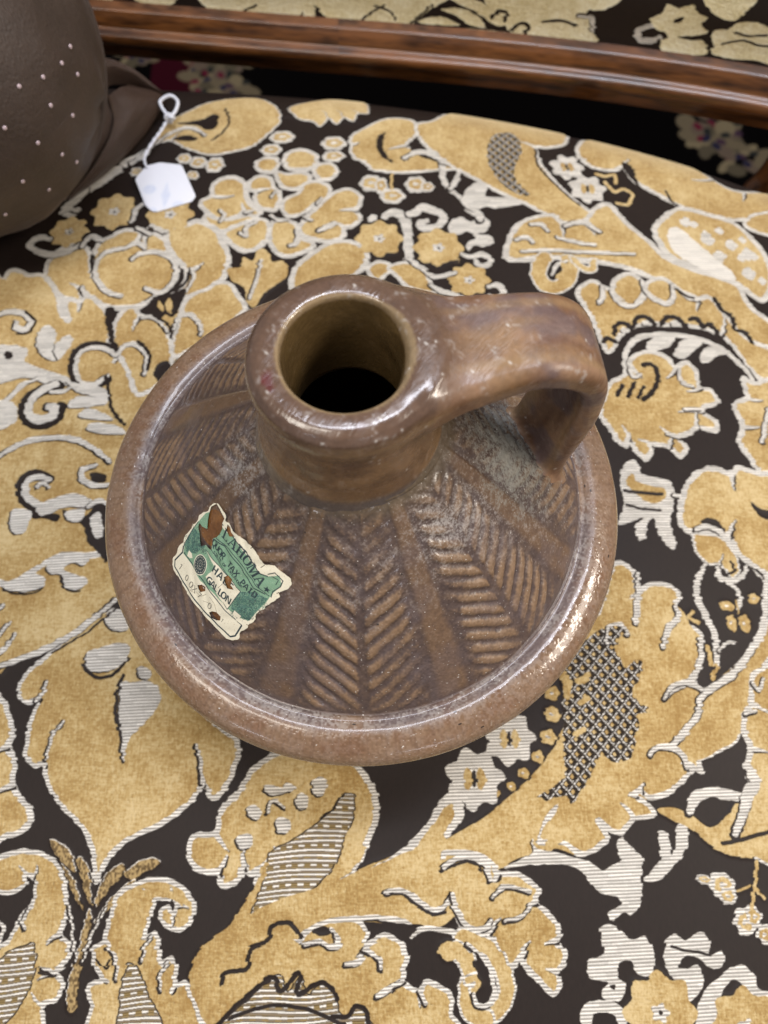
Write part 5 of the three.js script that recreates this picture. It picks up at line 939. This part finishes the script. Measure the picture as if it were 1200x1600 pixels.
  path(k, scallop([440, 150, 460, 110, 505, 88, 545, 100, 590, 150, 625, 200, 620, 235, 660, 262, 690, 320, 760, 372, 800, 405, 850, 462, 900, 540, 938, 612, 980, 620, 1030, 640, 1065, 680, 1078, 712, 1112, 750, 1115, 810, 1080, 850, 1030, 870, 1030, 910, 985, 950, 930, 990, 920, 1010, 870, 1040, 850, 1080, 840, 1120, 790, 1160, 780, 1190, 720, 1230, 715, 1280, 680, 1303, 620, 1295, 560, 1250, 490, 1180, 410, 1090, 400, 1050, 345, 1000, 335, 970, 270, 900, 250, 850, 180, 750, 130, 700, 98, 640, 95, 560, 130, 530, 150, 460, 200, 420, 210, 370, 270, 310, 290, 270, 335, 240, 350, 190, 390, 165])); k.fill();
  k.globalCompositeOperation = 'source-over'; k.fillStyle = '#000';
  for (const L of [[470, 118, 520, 92, 560, 132, 592, 190, 612, 222, 590, 260, 598, 300, 570, 350, 540, 372, 512, 390, 505, 430, 500, 484, 470, 466, 440, 440, 392, 458, 378, 410, 382, 360, 352, 282, 366, 256, 396, 284, 450, 300, 448, 240, 452, 180], [642, 268, 672, 288, 680, 330, 706, 372, 660, 372, 640, 310], [616, 716, 650, 706, 682, 740, 668, 790, 690, 830, 640, 826, 622, 770], [366, 796, 410, 792, 444, 812, 440, 850, 402, 864, 380, 830], [466, 1052, 500, 1036, 540, 1046, 572, 1078, 566, 1116, 530, 1122, 488, 1096]]) { path(k, L.map((v, i) => v + 5 * (noise3(i * 3.1, L[0], 2) - 0.5) * 2)); k.fill(); }
  for (const L of [[760, 372, 775, 384], [852, 462, 838, 472], [205, 416, 216, 432], [290, 272, 300, 290], [910, 640, 940, 620], [1028, 868, 1012, 880], [856, 1092, 844, 1080], [790, 1162, 776, 1150], [400, 1050, 412, 1042]]) { k.strokeStyle = '#000'; k.lineWidth = 5; path(k, L, false); k.stroke(); }
  const ct = new THREE.CanvasTexture(c); ct.colorSpace = THREE.SRGBColorSpace; const mt = new THREE.CanvasTexture(m);
  const PHI = degToRad(-47.7), S0 = (0.2075 - 0.103) / 0.194;
  const geo = grid(110, 90, (u, v) => {
    const x = (u * WMM - 20.2) * 0.001 / K, y = ((1 - v) * HMM - 13) * 0.001 / K, l0 = (0.103 + 0.194 * S0) * LSC, L = Math.hypot(l0 + y, x), th = Math.atan2(x, l0 + y) * LSC, s = (L / LSC - 0.103) / 0.194, phi = PHI + th, [r, h] = coneAt(s);
    const lift = ((leaf(phi, clamp(s, 0.01, 0.99))[0] - 0.5) * 0.3 + 0.37) * AMP + 0.0006, nr = 0.216 / SLOPE, nu = 0.194 / SLOPE;
    return [(r + nr * lift) * Math.sin(phi) * K, RIMY + (h + nu * lift) * K, (r + nr * lift) * Math.cos(phi) * K];
  }, (u, v) => [u, v], true);
  part('tax_stamp', geo, new THREE.MeshStandardMaterial({ map: ct, alphaMap: mt, alphaTest: 0.5, roughness: 0.75, side: THREE.DoubleSide }), jug, 'torn cream and green paper tax stamp with black lettering');
}

// ------------------------------------------------------------------ dotted brown cushion at the left
const satin = (() => {
  const W = 512, d = new Uint8Array(W * W * 4), b = new Uint8Array(W * W * 4);
  for (let j = 0, i = 0; j < W; j++) for (let q = 0; q < W; q++, i++) { const n = fbm(q * 0.03, j * 0.03, 2, 3), w = noise3(q * 0.9, j * 0.25, 6), t = 0.85 + 0.3 * (n - 0.5) + 0.2 * (w - 0.5); d.set([s8(0.054 * t), s8(0.035 * t), s8(0.026 * t), 255], i * 4); b.set([110 + 60 * w + 60 * n, 0, 0, 255], i * 4); }
  const t = dataTexture(d, W, W, true), u = dataTexture(b, W, W, false); t.repeat.set(2, 2); u.repeat.set(2, 2);
  return new THREE.MeshPhysicalMaterial({ map: t, bumpMap: u, bumpScale: 0.0007, roughness: 0.6, sheen: 0.3, sheenColor: new THREE.Color().setRGB(0.5, 0.4, 0.35), sheenRoughness: 0.4, side: THREE.DoubleSide });
})();
const CUSH = [-0.1979, 0.5136, -0.2203], CR = 0.0773;
{
  const cushion = thing('dotted_cushion', 'dark brown satin cushion with tiny pale beads and a gathered corner', 'cushion', CUSH);
  const gather = V3(0.86, -0.42, -0.12).normalize(), gx = V3(0, 1, 0).cross(gather).normalize(), gy = gather.clone().cross(gx);
  const pad = (d) => { const near = Math.exp(-((Math.acos(clamp(d.dot(gather), -1, 1)) / 0.75) ** 2)), a = Math.atan2(d.dot(gy), d.dot(gx)); return CR * (1 + 0.09 * (fbm(d.x * 2.2 + 4, d.y * 2.2, d.z * 2.2, 2) - 0.5) + near * (0.016 * Math.sin(a * 9 + 2 * fbm(d.x * 3, d.y * 3, d.z * 3, 2)) - 0.03) + 0.012 * (noise3(d.x * 9, d.y * 4, d.z * 9) - 0.5) + 0.006 * (noise3(d.x * 22, d.y * 9, d.z * 22) - 0.5)); };
  part('cover', grid(180, 120, (u, v) => { const a = u * Math.PI * 2, t = v * Math.PI, d = V3(Math.sin(t) * Math.sin(a), Math.cos(t), Math.sin(t) * Math.cos(a)), r = pad(d); return [d.x * r, Math.max(d.y * r, -CR + 0.003), d.z * r]; }), satin, cushion);
  const dots = [[0.773, 0.296, 0.562], [0.862, 0.247, 0.442], [0.67, 0.188, 0.718], [0.761, 0.021, 0.648], [0.857, 0.123, 0.5], [0.926, 0.219, 0.308], [0.96, 0.213, 0.179], [0.964, 0.097, 0.247], [0.91, -0.023, 0.413], [0.815, -0.153, 0.558], [0.831, -0.292, 0.473], [0.685, -0.344, 0.643], [0.631, -0.136, 0.764], [0.453, -0.349, 0.82], [0.52, 0.05, 0.85], [0.6, 0.35, 0.72]];
  const bead = new THREE.SphereGeometry(0.00095, 14, 10); bead.scale(1, 1, 0.6);
  const bm = new THREE.MeshPhysicalMaterial({ color: new THREE.Color().setRGB(0.46, 0.36, 0.38), roughness: 0.35, clearcoat: 0.6 });
  for (const p of dots) { const d = V3(...p).normalize(), m = part('bead', bead, bm, cushion); m.position.copy(d).multiplyScalar(pad(d) + 0.0003); m.lookAt(m.position.clone().multiplyScalar(2).add(cushion.position)); m.quaternion.setFromUnitVectors(V3(0, 0, 1), d); }
  const ring = new THREE.TorusGeometry(CR * 0.99, 0.0018, 10, 120), look = V3(0.86, 0.30, 0.42).normalize(), q = new THREE.Quaternion().setFromUnitVectors(V3(0, 0, 1), V3(0.45, 0.55, 0.72).normalize());
  ring.applyQuaternion(q); part('piping', ring, satin, cushion);
  // gathered corner: three pleats pulled out to a tip on the seat
  const pleat = (A, B, bulge, ripple, ph) => {
    const ca = new THREE.CatmullRomCurve3(A.map((p) => V3(...p))), cb = new THREE.CatmullRomCurve3(B.map((p) => V3(...p)));
    const f = (thick) => (u, v) => {
      const p = ca.getPoint(u).lerp(cb.getPoint(u), v), k = bulge * Math.sin(Math.PI * v) * (0.4 + 0.6 * Math.sin(Math.PI * u)) + ripple * Math.sin(v * 9 + u * 5 + ph) * (0.35 + 0.65 * (1 - v)) + 0.0009 * (noise3(u * 9 + ph, v * 7, ph) - 0.5) + thick;
      return [p.x + 0.45 * k - CUSH[0], p.y + 0.8 * k - CUSH[1], p.z + 0.4 * k - CUSH[2]];
    };
    part('pleat', mergeGeometries([grid(50, 30, f(0.0006)), grid(50, 30, f(-0.0004), null, true)]), taffeta, cushion);
  };
  const taffeta = satin.clone(); taffeta.roughness = 0.4; taffeta.color = new THREE.Color(1.25, 1.15, 1.1);
  pleat([[-0.1368, 0.4567, -0.2508], [-0.1415, 0.4576, -0.2661], [-0.1329, 0.451, -0.277], [-0.1171, 0.4409, -0.2805]], [[-0.1426, 0.4812, -0.2591], [-0.1381, 0.4701, -0.273], [-0.1303, 0.4559, -0.2829], [-0.1174, 0.4391, -0.2832]], 0.006, 0.0012, 1);
  pleat([[-0.1352, 0.4674, -0.25], [-0.132, 0.4626, -0.2379], [-0.1417, 0.4534, -0.2217], [-0.159, 0.4426, -0.2059]], [[-0.1328, 0.451, -0.2765], [-0.1169, 0.441, -0.2798], [-0.1219, 0.4391, -0.2604], [-0.1406, 0.440, -0.2274], [-0.1592, 0.4405, -0.2068]], 0.0035, 0.0014, 3);
  pleat([[-0.1375, 0.4893, -0.2251], [-0.1409, 0.4799, -0.2153], [-0.1496, 0.4651, -0.206], [-0.1584, 0.4501, -0.199]], [[-0.1363, 0.4651, -0.2525], [-0.1334, 0.4603, -0.2404], [-0.1432, 0.4511, -0.224], [-0.1594, 0.4415, -0.2067]], -0.007, 0.0016, 5);
}

// ------------------------------------------------------------------ price tag
{
  const o = thing('price_tag', 'small white paper price tag on twisted white string, tied to the brown cushion', 'tag', [-0.106, 0.4405, -0.21]);
  const white = new THREE.MeshStandardMaterial({ color: new THREE.Color().setRGB(0.72, 0.74, 0.81), roughness: 0.6 });
  const smear = (() => { const W = 128, d = new Uint8Array(W * W * 4); for (let j = 0, i = 0; j < W; j++) for (let q = 0; q < W; q++, i++) { const x = q / W, y = j / W, m = Math.max(ss(0.12, 0.06, Math.hypot((x - 0.25) * 0.9, y - 0.62)), ss(0.10, 0.05, Math.abs(x - 0.52) + 0.3 * Math.abs(y - 0.5)), ss(0.1, 0.05, Math.hypot((x - 0.74) * 0.8, y - 0.3)), ss(0.08, 0.04, Math.hypot(x - 0.35, y - 0.2))) * (0.5 + 0.5 * noise3(q * 0.2, j * 0.2, 3)); d.set([s8(lerp(0.72, 0.56, m)), s8(lerp(0.74, 0.61, m)), s8(lerp(0.81, 0.75, m)), 255], i * 4); } return new THREE.MeshStandardMaterial({ map: dataTexture(d, W, W, true, THREE.ClampToEdgeWrapping), roughness: 0.6 }); })();
  const P = [[-0.1245, -0.2181], [-0.1194, -0.227], [-0.1124, -0.2291], [-0.1007, -0.2269], [-0.0916, -0.2065], [-0.0932, -0.203], [-0.1107, -0.1966], [-0.1134, -0.197], [-0.1174, -0.2013]];
  const sh = new THREE.Shape(); const n = P.length, mid = (i) => [(P[i % n][0] + P[(i + 1) % n][0]) / 2, (P[i % n][1] + P[(i + 1) % n][1]) / 2];
  P.forEach((p, i) => { const a = P[(i + n - 1) % n], b = P[(i + 1) % n], t = 0.1, e = [lerp(p[0], a[0], t) + 0.106, -(lerp(p[1], a[1], t) + 0.21)], f = [lerp(p[0], b[0], t) + 0.106, -(lerp(p[1], b[1], t) + 0.21)]; i ? sh.lineTo(...e) : sh.moveTo(...e); sh.quadraticCurveTo(p[0] + 0.106, -(p[1] + 0.21), ...f); });
  const g = new THREE.ExtrudeGeometry(sh, { depth: 0.0004, bevelEnabled: true, bevelSize: 0.0002, bevelThickness: 0.0002, bevelSegments: 2, curveSegments: 6 }); g.rotateX(-Math.PI / 2);
  { const p = g.attributes.position; for (let i = 0; i < p.count; i++) { const x = p.getX(i) - 0.106, z = p.getZ(i) - 0.21; p.setY(i, p.getY(i) + seatY(x, z) - 0.4405 + 0.0012 + 0.0022 * ss(-0.2, -0.228, z) + 0.03 * (x + 0.106) ** 2); } g.computeVertexNormals(); }
  { const p = g.attributes.position, uv = g.attributes.uv; for (let i = 0; i < p.count; i++) uv.setXY(i, (p.getX(i) + 0.0185) / 0.033, (0.0195 - p.getZ(i)) / 0.033); }
  part('card', g, smear, o);
  const inkm = new THREE.MeshStandardMaterial({ color: new THREE.Color().setRGB(0.62, 0.66, 0.78), roughness: 0.8 });
  const line = [[-0.1191, -0.2251, 0.0045], [-0.1211, -0.2315, 0.0045], [-0.1184, -0.243, 0.0048], [-0.1148, -0.2504, 0.0055], [-0.1119, -0.2571, 0.0065]].map(([x, z, h]) => V3(x, seatY(x, z) + h, z).sub(o.position));
  const c = new THREE.CatmullRomCurve3(line), strand = (ph) => { const pts = []; for (let i = 0; i <= 60; i++) { const t = i / 60, p = c.getPoint(t), a = t * 26 + ph; pts.push(V3(p.x + 0.0005 * Math.cos(a), p.y + 0.0004 * Math.sin(a), p.z + 0.0002 * Math.cos(a))); } return new THREE.TubeGeometry(new THREE.CatmullRomCurve3(pts), 120, 0.00042, 8); };
  part('string', strand(0), white, o); part('string', strand(Math.PI), white, o);
  const kx = -0.1104, kz = -0.2602, knot = new THREE.TorusKnotGeometry(0.0016, 0.0009, 60, 8, 2, 3); knot.translate(kx - o.position.x, seatY(kx, kz) + 0.0065 - o.position.y, kz - o.position.z); part('knot', knot, white, o);
  const loop = [[-0.1112, -0.2615, 0.0065], [-0.1150, -0.2668, 0.0085], [-0.1160, -0.2705, 0.0095], [-0.1105, -0.2735, 0.0105], [-0.1068, -0.2715, 0.0085], [-0.1076, -0.2665, 0.0065], [-0.1098, -0.2620, 0.0062]].map(([x, z, h]) => V3(x, seatY(x, z) + h, z).sub(o.position));
  part('loop', new THREE.TubeGeometry(new THREE.CatmullRomCurve3(loop), 60, 0.00095, 8), white, o);
}

// ------------------------------------------------------------------ ceiling fittings of the shop, above and behind the camera
FITTINGS.forEach(([x, y, z, L, w, turn, tilt, power, tint], i) => {
  const where = ['long white ceiling light over the left of the chair', 'short white display light low at the right of the chair', 'long white ceiling light far behind the viewer at left', 'long white ceiling light far behind the viewer at right', 'long white ceiling light straight above the chair back'][i];
  const o = thing(i === 1 ? 'display_light' : 'ceiling_light', where, 'light', [x, y, z], 'lights of the shop'); o.rotation.order = 'YXZ'; o.rotation.y = turn; o.rotation.x = tilt;
  const tray = new RoundedBoxGeometry(L + 0.06, 0.06, w + 0.06, 2, 0.012); tray.translate(0, 0.035, 0);
  part('housing', tray, new THREE.MeshStandardMaterial({ color: 0xd8d8d6, roughness: 0.6 }), o);
  const lens = new THREE.BoxGeometry(L, 0.008, w); lens.translate(0, 0.0005, 0);
  part('diffuser', lens, new THREE.MeshStandardMaterial({ color: 0xffffff, emissive: tint, emissiveIntensity: 1.0, roughness: 0.5 }), o);
  const a = new THREE.RectAreaLight(tint, power, L, w); a.name = 'tube_glow'; a.position.set(0, -0.008, 0); a.rotation.x = -Math.PI / 2; o.add(a);
});

renderer.render(scene, camera);
